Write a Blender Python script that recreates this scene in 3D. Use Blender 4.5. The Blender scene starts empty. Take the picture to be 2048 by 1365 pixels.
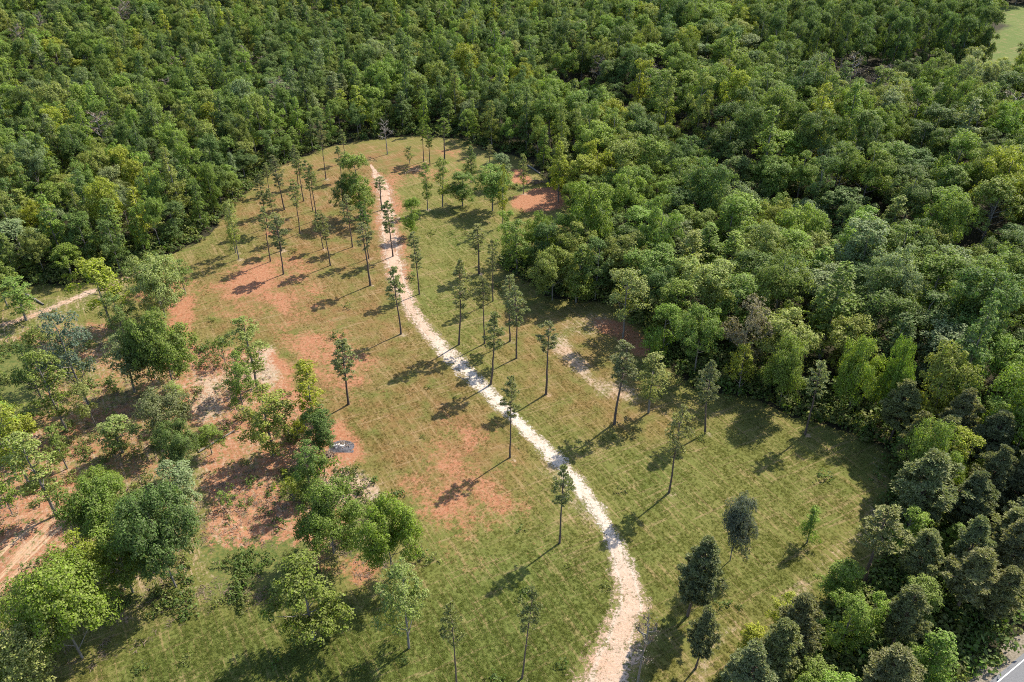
import bpy, math, random
import numpy as np
from mathutils import Vector

R = math.radians
rng = np.random.default_rng(7)
random.seed(7)
sc = bpy.context.scene
C = sc.collection

# ------------------------------------------------------------------ camera, sky, sun, exposure
CAM_H, PITCH, FPX = 100.0, R(34.0), 1590.0          # metres, radians, focal length for a 2048 px wide frame
cam_d = bpy.data.cameras.new('camera')
cam_d.sensor_width = 36.0
cam_d.lens = FPX / 2048.0 * 36.0
cam_d.clip_start = 1.0
cam_d.clip_end = 12000.0
cam = bpy.data.objects.new('camera', cam_d)
cam.location = (0, 0, CAM_H)
cam.rotation_euler = (math.pi / 2 - PITCH, 0, 0)
C.objects.link(cam)
sc.camera = cam

SUN_EL, SUN_AZ = R(47.0), R(47.0)                   # azimuth from +Y towards +X
world = bpy.data.worlds.new('World')
sc.world = world
world.use_nodes = True
wn = world.node_tree
sky = wn.nodes.new('ShaderNodeTexSky')
sky.sky_type = 'NISHITA'
sky.sun_disc = False
sky.sun_elevation = SUN_EL
sky.sun_rotation = SUN_AZ
sky.air_density = 1.0
sky.dust_density = 1.0
wn.links.new(sky.outputs[0], wn.nodes['Background'].inputs[0])
wn.nodes['Background'].inputs[1].default_value = 0.15

sun_d = bpy.data.lights.new('sun', 'SUN')
sun_d.energy = 5.0
sun_d.angle = R(0.5)
sun_d.color = (1.0, 0.935, 0.82)
sun = bpy.data.objects.new('sun', sun_d)
S = Vector((math.cos(SUN_EL) * math.sin(SUN_AZ), math.cos(SUN_EL) * math.cos(SUN_AZ), math.sin(SUN_EL)))
sun.rotation_euler = (-S).to_track_quat('-Z', 'Y').to_euler()
sun.location = S * 300
C.objects.link(sun)

sc.view_settings.view_transform = 'Standard'
sc.view_settings.look = 'None'
sc.view_settings.exposure = 1.2
sc.view_settings.gamma = 1.0
sc.view_settings.use_curve_mapping = False
sc.render.engine = 'CYCLES'
sc.cycles.max_bounces = 5
sc.cycles.diffuse_bounces = 3
sc.cycles.glossy_bounces = 1
sc.cycles.transmission_bounces = 3
sc.cycles.transparent_max_bounces = 4
sc.cycles.use_denoising = False
sc.cycles.filter_width = 1.0

# ------------------------------------------------------------------ helpers
SP, CP = math.sin(PITCH), math.cos(PITCH)

def ground(px, py):
    """where the sight line through a point of the photograph meets level ground (metres)"""
    v = (py - 682.5) / FPX
    t = CAM_H / (SP + v * CP)
    return ((px - 1024.0) / FPX * t, t * (CP - v * SP))

def height_of(py_base, py_top):
    v, vt = (py_base - 682.5) / FPX, (py_top - 682.5) / FPX
    t = CAM_H / (SP + v * CP)
    return t * (v - vt) / (CP - vt * SP)

def metres(py, wpx, h=0.0):
    v = (py - 682.5) / FPX
    return wpx / FPX * (CAM_H / (SP + v * CP) - h * SP)

def project(x, y, z):
    dz = z - CAM_H
    depth = y * CP - dz * SP
    return 1024 + FPX * x / depth, 682.5 + FPX * (-y * SP - dz * CP) / depth, depth

_lat = {}
def vnoise(x, y, scale, seed=0):
    """smooth value noise in 0..1"""
    if seed not in _lat:
        _lat[seed] = np.random.default_rng(1000 + seed).random((256, 256))
    L = _lat[seed]
    x = np.asarray(x, float) / scale + 57.3; y = np.asarray(y, float) / scale + 91.7
    xi = np.floor(x).astype(int); yi = np.floor(y).astype(int)
    fx = x - xi; fy = y - yi
    fx = fx * fx * (3 - 2 * fx); fy = fy * fy * (3 - 2 * fy)
    a = L[xi & 255, yi & 255]; b = L[(xi + 1) & 255, yi & 255]
    c = L[xi & 255, (yi + 1) & 255]; d = L[(xi + 1) & 255, (yi + 1) & 255]
    return (a * (1 - fx) + b * fx) * (1 - fy) + (c * (1 - fx) + d * fx) * fy

def fbm(x, y, scale, seed=0, octv=3):
    s = 0; a = 1; tot = 0
    for k in range(octv):
        s = s + a * vnoise(x, y, scale / 2 ** k, seed + k); tot += a; a *= .5
    return s / tot

def sstep(a, b, x):
    t = np.clip((x - a) / (b - a), 0, 1)
    return t * t * (3 - 2 * t)

def in_poly(x, y, poly):
    x = np.asarray(x, float); y = np.asarray(y, float)
    ins = np.zeros(x.shape, bool)
    n = len(poly)
    for i in range(n):
        x0, y0 = poly[i]; x1, y1 = poly[(i + 1) % n]
        if y0 == y1: continue
        c = ((y0 > y) != (y1 > y)) & (x < (x1 - x0) * (y - y0) / (y1 - y0) + x0)
        ins ^= c
    return ins

def seg_dist(x, y, pts, closed=False):
    """distance to a polyline, and the interpolated third value (if given) at the nearest point"""
    best = np.full(np.shape(x), 1e9); val = np.zeros(np.shape(x))
    m = len(pts) if closed else len(pts) - 1
    for i in range(m):
        p, q = pts[i], pts[(i + 1) % len(pts)]
        dx, dy = q[0] - p[0], q[1] - p[1]
        t = np.clip(((x - p[0]) * dx + (y - p[1]) * dy) / (dx * dx + dy * dy + 1e-9), 0, 1)
        d = np.hypot(x - p[0] - t * dx, y - p[1] - t * dy)
        b = d < best
        best = np.where(b, d, best)
        if len(p) > 2: val = np.where(b, p[2] + t * (q[2] - p[2]), val)
    return best, val

def gp(pts): return [ground(*p) for p in pts]

# ------------------------------------------------------------------ the lay of the land
CLEAR = gp([(-420, 690), (-100, 610), (0, 578), (60, 572), (150, 566), (235, 556), (290, 528), (385, 490), (440, 440), (500, 375), (560, 330),
            (640, 300), (690, 284), (760, 276), (850, 270), (925, 277), (965, 300), (1010, 306), (1060, 322), (1105, 360),
            (1155, 405), (1152, 470), (1120, 512), (1050, 512), (1012, 505), (1010, 530), (1040, 552), (1100, 590), (1180, 602), (1240, 604), (1290, 655), (1310, 706),
            (1350, 748), (1400, 776), (1500, 792), (1620, 834), (1700, 862), (1765, 892), (1802, 926), (1778, 1022), (1788, 1068),
            (1748, 1190), (1664, 1235), (1584, 1288), (1504, 1352), (1424, 1420), (1320, 1500), (1200, 1640), (-500, 1640)])
MEADOW = [(212, 372), (262, 362), (420, 420), (420, 520), (300, 500), (262, 470), (246, 430), (222, 396)]
GAP = [(112, 302), (150, 310), (190, 322), (226, 336), (228, 374), (196, 364), (150, 354), (112, 340)]
RAVINE = [(20, 340), (28, 305), (44, 263), (60, 225), (84, 196), (125, 172), (190, 150)]
ROAD_A, ROAD_B = (66.0, 64.0), (72.4, 68.0)         # two points on the white edge line
rd = np.array(ROAD_B) - np.array(ROAD_A); rd /= np.linalg.norm(rd)
rn = np.array([rd[1], -rd[0]])                      # towards the carriageway

def road_off(x, y):
    return (x - ROAD_A[0]) * rn[0] + (y - ROAD_A[1]) * rn[1]

def clear_sd(x, y):
    """metres outside the clearing (0 inside)"""
    d, _ = seg_dist(x, y, CLEAR, True)
    return np.where(in_poly(x, y, CLEAR), 0.0, d)

def elev(x, y):
    x = np.asarray(x, float); y = np.asarray(y, float)
    out = clear_sd(x, y)
    m = sstep(6, 60, out) * sstep(-4, -40, road_off(x, y))
    hills = (fbm(x, y, 150, 20, 2) - .5) * 16 + (fbm(x, y, 60, 30, 2) - .5) * 7
    dr, _ = seg_dist(x, y, RAVINE)
    rav = -13.0 * np.exp(-(dr / 15.0) ** 2)
    z = m * (hills * .8 + rav)
    z = z + (fbm(x, y, 9, 40, 2) - .5) * .35 * sstep(.5, -6, road_off(x, y))
    return z

# ------------------------------------------------------------------ node helper
def new_mat(name):
    m = bpy.data.materials.new(name); m.use_nodes = True
    nt = m.node_tree
    for n in list(nt.nodes): nt.nodes.remove(n)
    return m, nt

class NT:
    def __init__(s, nt): s.nt = nt
    def n(s, typ, **kw):
        nd = s.nt.nodes.new(typ)
        for k, v in kw.items():
            if k.startswith('i_'):
                key = k[2:]
                nd.inputs[int(key) if key.isdigit() else key.replace('_', ' ')].default_value = v
            else: setattr(nd, k, v)
        return nd
    def l(s, a, b): s.nt.links.new(a, b)
    def math(s, op, a, b=None, clamp=False):
        nd = s.nt.nodes.new('ShaderNodeMath'); nd.operation = op; nd.use_clamp = clamp
        for i, v in enumerate((a, b)):
            if v is None: continue
            if isinstance(v, (int, float)): nd.inputs[i].default_value = v
            else: s.l(v, nd.inputs[i])
        return nd.outputs[0]
    def mix(s, fac, a, b, blend='MIX'):
        nd = s.nt.nodes.new('ShaderNodeMix'); nd.data_type = 'RGBA'; nd.blend_type = blend
        for sock, v in ((nd.inputs[0], fac), (nd.inputs[6], a), (nd.inputs[7], b)):
            if isinstance(v, (int, float)): sock.default_value = v
            elif isinstance(v, tuple): sock.default_value = (*v, 1) if len(v) == 3 else v
            else: s.l(v, sock)
        return nd.outputs[2]
    def noise(s, vec, scale, detail=4, rough=.6, dist=0.0):
        nd = s.nt.nodes.new('ShaderNodeTexNoise')
        nd.inputs['Scale'].default_value = scale; nd.inputs['Detail'].default_value = detail
        nd.inputs['Roughness'].default_value = rough; nd.inputs['Distortion'].default_value = dist
        s.l(vec, nd.inputs['Vector'])
        return nd.outputs['Fac']
    def ramp(s, fac, lo, hi):
        nd = s.nt.nodes.new('ShaderNodeMapRange'); nd.interpolation_type = 'SMOOTHSTEP'
        s.l(fac, nd.inputs[0]); nd.inputs[1].default_value = lo; nd.inputs[2].default_value = hi
        return nd.outputs[0]

# ------------------------------------------------------------------ materials
def mat_leaf(name, translucency=.40, rough=.6, spec=.12, var=.42):
    m, nt = new_mat(name); N = NT(nt)
    at = N.n('ShaderNodeAttribute', attribute_type='INSTANCER', attribute_name='leaf_tint')
    geo = N.n('ShaderNodeNewGeometry')
    isl = geo.outputs['Random Per Island']
    hsv = N.n('ShaderNodeHueSaturation')
    N.l(at.outputs['Color'], hsv.inputs['Color'])
    N.l(N.math('ADD', N.math('MULTIPLY', isl, 2 * var), 1 - var), hsv.inputs['Value'])
    r2 = N.math('FRACT', N.math('MULTIPLY', isl, 17.3))
    N.l(N.math('ADD', N.math('MULTIPLY', r2, .03), .482), hsv.inputs['Hue'])
    N.l(N.math('ADD', N.math('MULTIPLY', r2, .3), .88), hsv.inputs['Saturation'])
    p = N.n('ShaderNodeBsdfPrincipled')
    N.l(hsv.outputs[0], p.inputs['Base Color'])
    p.inputs['Roughness'].default_value = rough
    p.inputs['Specular IOR Level'].default_value = spec
    tr = N.n('ShaderNodeBsdfTranslucent')
    N.l(N.mix(1.0, hsv.outputs[0], (1.15, 1.2, .55), 'MULTIPLY'), tr.inputs['Color'])
    ms = N.n('ShaderNodeMixShader'); ms.inputs[0].default_value = translucency
    N.l(p.outputs[0], ms.inputs[1]); N.l(tr.outputs[0], ms.inputs[2])
    o = N.n('ShaderNodeOutputMaterial'); N.l(ms.outputs[0], o.inputs[0])
    return m

def mat_simple(name, col, col2, scale, rough=.85, bump=.3, stretch=(1, 1, 1), object_coords=True):
    m, nt = new_mat(name); N = NT(nt)
    tc = N.n('ShaderNodeTexCoord')
    mp = N.n('ShaderNodeMapping'); mp.inputs['Scale'].default_value = stretch
    N.l(tc.outputs['Object'] if object_coords else tc.outputs['Generated'], mp.inputs[0])
    f = N.noise(mp.outputs[0], scale, 5, .65)
    p = N.n('ShaderNodeBsdfPrincipled')
    N.l(N.mix(N.ramp(f, .3, .7), col, col2), p.inputs['Base Color'])
    p.inputs['Roughness'].default_value = rough
    p.inputs['Specular IOR Level'].default_value = .2
    b = N.n('ShaderNodeBump'); b.inputs['Strength'].default_value = bump; b.inputs['Distance'].default_value = .05
    N.l(f, b.inputs['Height']); N.l(b.outputs[0], p.inputs['Normal'])
    o = N.n('ShaderNodeOutputMaterial'); N.l(p.outputs[0], o.inputs[0])
    return m

M = {}
M['leaf'] = mat_leaf('broad_leaves')
M['needle'] = mat_leaf('pine_needles', .36, .65, .12, .35)
M['blade'] = mat_leaf('grass_blades', .35, .7, .1, .3)
M['bark_pine'] = mat_simple('pine_bark', (.07, .052, .042), (.13, .095, .075), 3.0, stretch=(3, 3, .5))
M['bark'] = mat_simple('grey_bark', (.10, .085, .07), (.21, .19, .165), 2.5, stretch=(3, 3, .6))
M['bark_pale'] = mat_simple('pale_bark', (.19, .165, .135), (.30, .26, .215), 2.0, stretch=(3, 3, .6))
M['twig'] = mat_simple('dead_twig', (.11, .075, .05), (.22, .165, .12), 2.0)
M['stone'] = mat_simple('pale_stone', (.42, .41, .39), (.72, .71, .68), 4.0)
M['ash'] = mat_simple('ash_heap', (.025, .024, .027), (.12, .115, .125), 2.2, bump=.8)

def mat_ground():
    m, nt = new_mat('field_ground'); N = NT(nt)
    tc = N.n('ShaderNodeTexCoord'); P = tc.outputs['Object']
    a1 = N.n('ShaderNodeAttribute', attribute_name='soil_mask')
    a2 = N.n('ShaderNodeAttribute', attribute_name='cover_mask')
    s1 = N.n('ShaderNodeSeparateColor'); N.l(a1.outputs['Color'], s1.inputs[0])
    s2 = N.n('ShaderNodeSeparateColor'); N.l(a2.outputs['Color'], s2.inputs[0])
    red, sand, lush = s1.outputs
    litter, weedy, dry = s2.outputs
    plough = a1.outputs['Alpha']
    nL = N.noise(P, .035, 3, .55); nM = N.noise(P, .22, 4, .6); nF = N.noise(P, 1.3, 5, .7); nX = N.noise(P, 4.5, 4, .75)
    # drilled rows: two headings, one on each side of the track
    def rows(angle, per, dist):
        mp = N.n('ShaderNodeMapping'); mp.inputs['Rotation'].default_value = (0, 0, R(angle)); N.l(P, mp.inputs[0])
        st = N.n('ShaderNodeMapping'); st.inputs['Scale'].default_value = (per, per * .045, 1); N.l(mp.outputs[0], st.inputs[0])
        return N.noise(st.outputs[0], 1.0, 3, .7, dist)
    r1 = rows(-30, 2.1, .35); r2 = rows(62, 1.5, .35)
    grass = N.mix(N.ramp(nM, .36, .64), (.108, .124, .028), (.152, .145, .040))
    grass = N.mix(N.math('MULTIPLY', N.ramp(nL, .35, .65), .55), grass, (.165, .145, .044))
    grass = N.mix(N.math('MULTIPLY', dry, N.ramp(nM, .25, .7)), grass, (.190, .106, .045))
    grass = N.mix(N.math('MULTIPLY', lush, N.ramp(nM, .2, .55)), grass, (.098, .142, .032))
    grass = N.mix(N.math('MULTIPLY', N.math('MULTIPLY', N.ramp(r1, .52, .62), N.ramp(nM, .28, .58)), .6), grass, (.28, .20, .10))
    grass = N.mix(N.math('MULTIPLY', N.ramp(r2, .56, .64), .5), grass, (.28, .20, .11))
    grass = N.mix(N.math('MULTIPLY', N.ramp(nF, .5, .75), .22), grass, (.09, .098, .026))
    redc = N.mix(N.ramp(nF, .3, .7), (.29, .115, .058), (.36, .195, .112))
    redc = N.mix(N.math('MULTIPLY', N.ramp(nX, .5, .7), .65), redc, (.13, .068, .040))
    r3 = rows(16, 1.3, .15)
    redc = N.mix(N.math('MULTIPLY', plough, N.ramp(r3, .46, .62)), redc, (.46, .32, .20))
    redc = N.mix(N.math('MULTIPLY', plough, N.math('MULTIPLY', N.ramp(r3, .46, .34), .7)), redc, (.17, .085, .045))
    sandc = N.mix(N.ramp(nF, .3, .7), (.33, .25, .17), (.42, .345, .265))
    sandc = N.mix(N.math('MULTIPLY', N.ramp(nM, .4, .65), .5), sandc, (.42, .27, .18))
    weed = N.mix(N.ramp(nF, .35, .65), (.07, .10, .025), (.15, .15, .045))
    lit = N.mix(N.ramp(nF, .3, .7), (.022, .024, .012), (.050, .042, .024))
    def thr(mask, n, lo=.34, hi=.66, k=1.5):
        return N.ramp(N.math('ADD', mask, N.math('MULTIPLY', N.math('SUBTRACT', n, .5), k)), lo, hi)
    nD = N.math('ADD', N.math('MULTIPLY', N.noise(P, .9, 6, .8), .6), N.math('MULTIPLY', N.noise(P, .16, 3, .6), .4))
    col = N.mix(thr(red, nD, .30, .70, 2.6), grass, redc)
    nS = N.math('ADD', N.math('MULTIPLY', N.noise(P, 1.2, 6, .8), .6), N.math('ADD', N.math('MULTIPLY', r1, .25), N.math('MULTIPLY', nM, .15)))
    col = N.mix(thr(sand, nS, .30, .70, 2.4), col, sandc)
    col = N.mix(thr(weedy, N.noise(P, .75, 6, .8), .46, .60, 1.3), col, weed)
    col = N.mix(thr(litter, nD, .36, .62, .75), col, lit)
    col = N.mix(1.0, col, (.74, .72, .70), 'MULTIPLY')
    p = N.n('ShaderNodeBsdfPrincipled'); N.l(col, p.inputs['Base Color'])
    p.inputs['Roughness'].default_value = .95; p.inputs['Specular IOR Level'].default_value = .1
    b = N.n('ShaderNodeBump'); b.inputs['Strength'].default_value = .9; b.inputs['Distance'].default_value = .22
    N.l(N.math('ADD', N.math('MULTIPLY', nF, .7), N.math('MULTIPLY', nX, .35)), b.inputs['Height'])
    N.l(b.outputs[0], p.inputs['Normal'])
    o = N.n('ShaderNodeOutputMaterial'); N.l(p.outputs[0], o.inputs[0])
    return m
M['ground'] = mat_ground()

def mat_track():
    m, nt = new_mat('pale_track_soil'); N = NT(nt)
    tc = N.n('ShaderNodeTexCoord'); P = tc.outputs['Object']
    at = N.n('ShaderNodeAttribute', attribute_name='warmth')
    rim = N.n('ShaderNodeAttribute', attribute_name='rim')            # 0 on the centre line, 1 at the outline
    nF = N.noise(P, 1.4, 5, .7); nX = N.noise(P, 5, 5, .8); nM = N.noise(P, .45, 4, .65)
    col = N.mix(at.outputs['Fac'], (.41, .355, .29), (.32, .19, .12))
    col = N.mix(N.math('MULTIPLY', N.ramp(nF, .40, .68), .6), col, (.28, .205, .135))
    col = N.mix(N.math('MULTIPLY', N.ramp(nX, .44, .72), .4), col, (.45, .39, .325))
    r = rim.outputs['Fac']
    rut = N.ramp(N.math('ABSOLUTE', N.math('SUBTRACT', r, .42)), .13, .02)
    col = N.mix(N.math('MULTIPLY', rut, .35), col, (.44, .38, .315))
    p = N.n('ShaderNodeBsdfPrincipled'); N.l(col, p.inputs['Base Color'])
    p.inputs['Roughness'].default_value = .95; p.inputs['Specular IOR Level'].default_value = .1
    b = N.n('ShaderNodeBump'); b.inputs['Strength'].default_value = .9; b.inputs['Distance'].default_value = .2
    N.l(N.math('ADD', nF, N.math('MULTIPLY', nX, .5)), b.inputs['Height']); N.l(b.outputs[0], p.inputs['Normal'])
    # worn turf closes in towards the outline: soil thins out in specks
    n2 = N.math('ADD', N.math('MULTIPLY', N.noise(P, 2.2, 6, .8), .75), N.math('MULTIPLY', nM, .5))
    thin = N.ramp(N.math('ADD', r, N.math('MULTIPLY', N.math('SUBTRACT', n2, .60), 4.6)), .35, 1.0)
    tr = N.n('ShaderNodeBsdfTransparent'); ms = N.n('ShaderNodeMixShader')
    N.l(thin, ms.inputs[0]); N.l(p.outputs[0], ms.inputs[1]); N.l(tr.outputs[0], ms.inputs[2])
    o = N.n('ShaderNodeOutputMaterial'); N.l(ms.outputs[0], o.inputs[0])
    return m
M['track'] = mat_track()
M['asphalt'] = mat_simple('asphalt', (.10, .10, .104), (.135, .135, .138), 6.0, .9, .15)
M['line'] = mat_simple('road_paint', (.62, .62, .60), (.80, .80, .78), 3.0, .7, .05)
M['gravel'] = mat_simple('road_shoulder', (.09, .075, .05), (.20, .17, .13), 3.0, .95, .6)

# ------------------------------------------------------------------ mesh helpers
def obj(name, me, mat=None, parent=None):
    o = bpy.data.objects.new(name, me)
    C.objects.link(o)
    if mat is not None and not me.materials: me.materials.append(mat)
    if parent is not None: o.parent = parent
    return o

def mesh_np(name, V, F, mats, fm=None, smooth=False):
    """V (n,3), F (m,k) with k the same for every face"""
    me = bpy.data.meshes.new(name)
    V = np.asarray(V, np.float32); F = np.asarray(F, np.int32)
    k = F.shape[1]
    me.vertices.add(len(V)); me.vertices.foreach_set('co', V.ravel())
    me.loops.add(F.size); me.loops.foreach_set('vertex_index', F.ravel())
    me.polygons.add(len(F)); me.polygons.foreach_set('loop_start', np.arange(0, F.size, k, dtype=np.int32))
    for mt in mats: me.materials.append(mt)
    if fm is not None: me.polygons.foreach_set('material_index', np.asarray(fm, np.int32))
    me.polygons.foreach_set('use_smooth', np.full(len(F), smooth))
    me.update(calc_edges=True)
    return me

def tube(path, radii, sides=6):
    """open tapered tube of quads along a path"""
    path = np.asarray(path, float); n = len(path)
    V = []; F = []
    for i in range(n):
        d = path[min(i + 1, n - 1)] - path[max(i - 1, 0)]
        d = d / (np.linalg.norm(d) + 1e-9)
        u = np.cross(d, [0.31, .95, .05] if abs(d[1]) < .9 else [1, 0, 0]); u /= np.linalg.norm(u)
        w = np.cross(d, u)
        a = np.arange(sides) / sides * 2 * math.pi
        V.append(path[i] + radii[i] * (np.cos(a)[:, None] * u + np.sin(a)[:, None] * w))
    V = np.concatenate(V)
    for i in range(n - 1):
        for j in range(sides):
            k = (j + 1) % sides
            F.append((i * sides + j, i * sides + k, (i + 1) * sides + k, (i + 1) * sides + j))
    return V, np.array(F, np.int32)

def join(parts):
    V = []; F = []; o = 0
    for v, f in parts:
        V.append(v); F.append(f + o); o += len(v)
    return np.concatenate(V), np.concatenate(F)

def unit(v): return v / (np.linalg.norm(v, axis=-1, keepdims=True) + 1e-9)

def leaf_quads(pos, nrm, size, aspect, rg):
    """one rhombic leaf spray per position, facing nrm"""
    n = len(pos)
    t = unit(np.cross(nrm, rg.normal(size=(n, 3))))
    b = np.cross(nrm, t)
    L = (size * .5)[:, None]; W = (size * .5 * aspect)[:, None]
    V = np.stack([pos - t * L, pos - b * W + nrm * L * .15, pos + t * L, pos + b * W + nrm * L * .15], 1).reshape(-1, 3)
    return V, np.arange(4 * n, dtype=np.int32).reshape(n, 4)

def sph(n, rg, zmin=-1.0):
    z = rg.uniform(zmin, 1, n); a = rg.uniform(0, 2 * math.pi, n); r = np.sqrt(1 - z * z)
    return np.stack([r * np.cos(a), r * np.sin(a), z], 1)

def clump_leaves(cents, rads, dens, leaf, rg, out_c, zmin=-.55, aspect=.62):
    P = []; Nn = []
    for c, r in zip(cents, rads):
        n = max(6, int(dens * r * r))
        d = sph(n, rg, zmin + .2)
        P.append(c + d * r * rg.uniform(.55, 1.08, (n, 1)))
        Nn.append(d)
    P = np.concatenate(P); Nn = np.concatenate(Nn)
    nr = unit(Nn * .85 + unit(P - out_c) * .5 + np.array([0, 0, .25]) + rg.normal(size=P.shape) * .36)
    s = leaf * rg.uniform(.65, 1.4, len(P))
    return leaf_quads(P, nr, s, aspect, rg)

# ------------------------------------------------------------------ tree kinds: each returns (trunk mesh, crown mesh, height, width)
def trunk_path(h, rg, bend=.03, n=7):
    z = np.linspace(0, h, n)
    off = np.cumsum(rg.normal(size=(n, 2)) * bend * h / n, 0); off -= off[0]
    return np.column_stack([off, z])

def limbs(path, rg, targets, r0, hmin, sides=5):
    parts = []
    for t in targets:
        zb = np.clip(t[2] - rg.uniform(.5, 1.0) * np.hypot(t[0], t[1]) - .3, hmin, path[-1][2] * .97)
        b = np.array([np.interp(zb, path[:, 2], path[:, 0]), np.interp(zb, path[:, 2], path[:, 1]), zb])
        mid = (b + t) / 2 + np.array([0, 0, -.06 * np.linalg.norm(t - b)])
        parts.append(tube([b, mid, t], [r0, r0 * .65, r0 * .2], sides))
    return parts

def make_broad(name, seed, H, W, base, shape, nl, ncl, dens, leaf, mat='leaf', bark='bark', jitter=1.0, r_trunk=None):
    rg = np.random.default_rng(seed)
    path = trunk_path(H * .82, rg)
    rt = r_trunk or H * .012
    cz0, ch = base * H, (1 - base) * H
    L = []; Rr = []
    for i in range(nl):
        if shape == 'round':
            d = sph(1, rg, -.55)[0]
            k = rg.uniform(.62, .88) if i % 4 else rg.uniform(.1, .45)
            c = np.array([d[0] * W / 2 * k, d[1] * W / 2 * k, cz0 + ch * .50 + d[2] * ch * .42 * k * 1.1])
            r = W * rg.uniform(.12, .21)
        elif shape == 'cone':
            u = (i + rg.uniform(0, 1)) / nl
            rad = W / 2 * (1 - u) ** .75 * rg.uniform(.35, .8)
            a = rg.uniform(0, 2 * math.pi)
            c = np.array([math.cos(a) * rad, math.sin(a) * rad, cz0 + ch * (.06 + u * .84)])
            r = W * (.12 + .14 * (1 - u)) * rg.uniform(.8, 1.2)
        elif shape == 'lobed':
            u = rg.uniform(0, 1) ** .8
            prof = math.sin(math.pi * (.18 + .74 * u)) ** .7
            a = rg.uniform(0, 2 * math.pi); rad = W / 2 * prof * rg.uniform(.3, .85)
            c = np.array([math.cos(a) * rad, math.sin(a) * rad, cz0 + ch * (.08 + .82 * u)])
            r = W * rg.uniform(.11, .20)
        else:                                            # airy pole tree
            u = (i + rg.uniform(0, 1)) / nl
            a = rg.uniform(0, 2 * math.pi)
            rad = W / 2 * math.sin(math.pi * (.12 + .8 * u)) ** .8 * rg.uniform(.15, .9)
            c = np.array([math.cos(a) * rad, math.sin(a) * rad, cz0 + ch * (.03 + .92 * u)])
            r = W * rg.uniform(.10, .18)
        L.append(c); Rr.append(r)
    L = np.array(L); Rr = np.array(Rr)
    parts = [tube(path, np.linspace(rt, rt * .3, len(path)), 7)] + limbs(path, rg, L[:: max(1, nl // 10)], rt * .4, base * H * .7)
    V, F = join(parts)
    trunk = mesh_np(name + '_trunk', V, F, [M[bark]], smooth=True)
    cc = []; cr = []
    for c, r in zip(L, Rr):
        d = sph(ncl, rg, -.5)
        cc.append(c + d * r * rg.uniform(.6, 1.05, (ncl, 1))); cr.append(r * rg.uniform(.34, .56, ncl))
    cc = np.concatenate(cc); cr = np.concatenate(cr)
    V, F = clump_leaves(cc, cr, dens, leaf, rg, np.array([0, 0, cz0 + ch * .4]))
    crown = mesh_np(name + '_crown', V, F, [M[mat]])
    ext = np.percentile(np.hypot(V[:, 0], V[:, 1]), 97) * 2
    return trunk, crown, float(np.percentile(V[:, 2], 99.7)), float(ext)

def make_pine(name, seed, H, W, base, dens, dense=False):
    rg = np.random.default_rng(seed)
    path = trunk_path(H * .985, rg, .034, 10)
    rt = .19
    parts = [tube(path, np.interp(path[:, 2] / H, [0, .05, 1], [rt * 1.25, rt, .04]), 8)]
    tips = []; rads = []
    z = base * H; step = H * (.045 if not dense else .038)
    while z < H * .985:
        u = (z - base * H) / (H * (1 - base))
        prof = (.55 + 1.0 * u) if u < .35 else (.90 * (1 - u) / .65 + .10)
        if dense: prof = (.7 + .8 * u) if u < .3 else (.94 * (1 - u) / .7 + .06)
        if dense: prof *= rg.uniform(.72, 1.12)
        if not dense: prof *= rg.uniform(.55, 1.15)
        nb = rg.integers(3, 6) if not dense else rg.integers(4, 7)
        a0 = rg.uniform(0, 6.28)
        for k in range(nb):
            if not dense and rg.random() < .12: continue
            a = a0 + k * 6.28 / nb + rg.normal() * .3
            Lb = W / 2 * prof * rg.uniform(.6, 1.08)
            rise = Lb * (rg.uniform(-.12, .30) + .45 * u)
            b = np.array([np.interp(z, path[:, 2], path[:, 0]), np.interp(z, path[:, 2], path[:, 1]), z])
            tip = b + np.array([math.cos(a) * Lb, math.sin(a) * Lb, rise])
            parts.append(tube([b, (b + tip) / 2 - np.array([0, 0, .05 * Lb]), tip], [.055, .04, .015], 4))
            for f in ((.62, 1.0) if Lb > 1.2 else (1.0,)):
                tips.append(b + (tip - b) * f + rg.normal(size=3) * .12); rads.append(rg.uniform(.42, .72) * (1.1 if dense else 1))
                if rg.random() < .7:
                    side = np.array([-math.sin(a), math.cos(a), .2]) * rg.choice([-1, 1]) * Lb * .3
                    tips.append(b + (tip - b) * f * .9 + side); rads.append(rg.uniform(.35, .6))
        z += step * rg.uniform(.7, 1.35)
    tips.append(np.array([path[-1][0], path[-1][1], H * .97])); rads.append(.5)
    for k in range(5):                                    # dead stubs under the crown
        zz = H * rg.uniform(base * .6, base); a = rg.uniform(0, 6.28); Lb = rg.uniform(.4, 1.1)
        b = np.array([np.interp(zz, path[:, 2], path[:, 0]), np.interp(zz, path[:, 2], path[:, 1]), zz])
        parts.append(tube([b, b + np.array([math.cos(a) * Lb, math.sin(a) * Lb, .1])], [.03, .012], 3))
    V, F = join(parts)
    trunk = mesh_np(name + '_trunk', V, F, [M['bark_pine']], smooth=True)
    P = []; D = []
    for c, r in zip(tips, rads):
        n = int(dens * r * r)
        d = unit(sph(n, rg, -.6) + np.array([0, 0, .25]))
        P.append(c + d * r * rg.uniform(.25, .8, (n, 1)) * np.array([1, 1, .75])); D.append(d)
    P = np.concatenate(P); D = np.concatenate(D)
    n = len(P)
    t = unit(D + rg.normal(size=(n, 3)) * .45)
    b = unit(np.cross(t, rg.normal(size=(n, 3))))
    Ls = rg.uniform(.22, .42, (n, 1)) * .62; Ws = rg.uniform(.05, .10, (n, 1))
    V = np.stack([P - t * Ls, P - b * Ws, P + t * Ls, P + b * Ws], 1).reshape(-1, 3)
    crown = mesh_np(name + '_crown', V, np.arange(4 * n, dtype=np.int32).reshape(n, 4), [M['needle']])
    ext = np.percentile(np.hypot(V[:, 0], V[:, 1]), 97) * 2
    return trunk, crown, float(V[:, 2].max()), float(ext)

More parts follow.
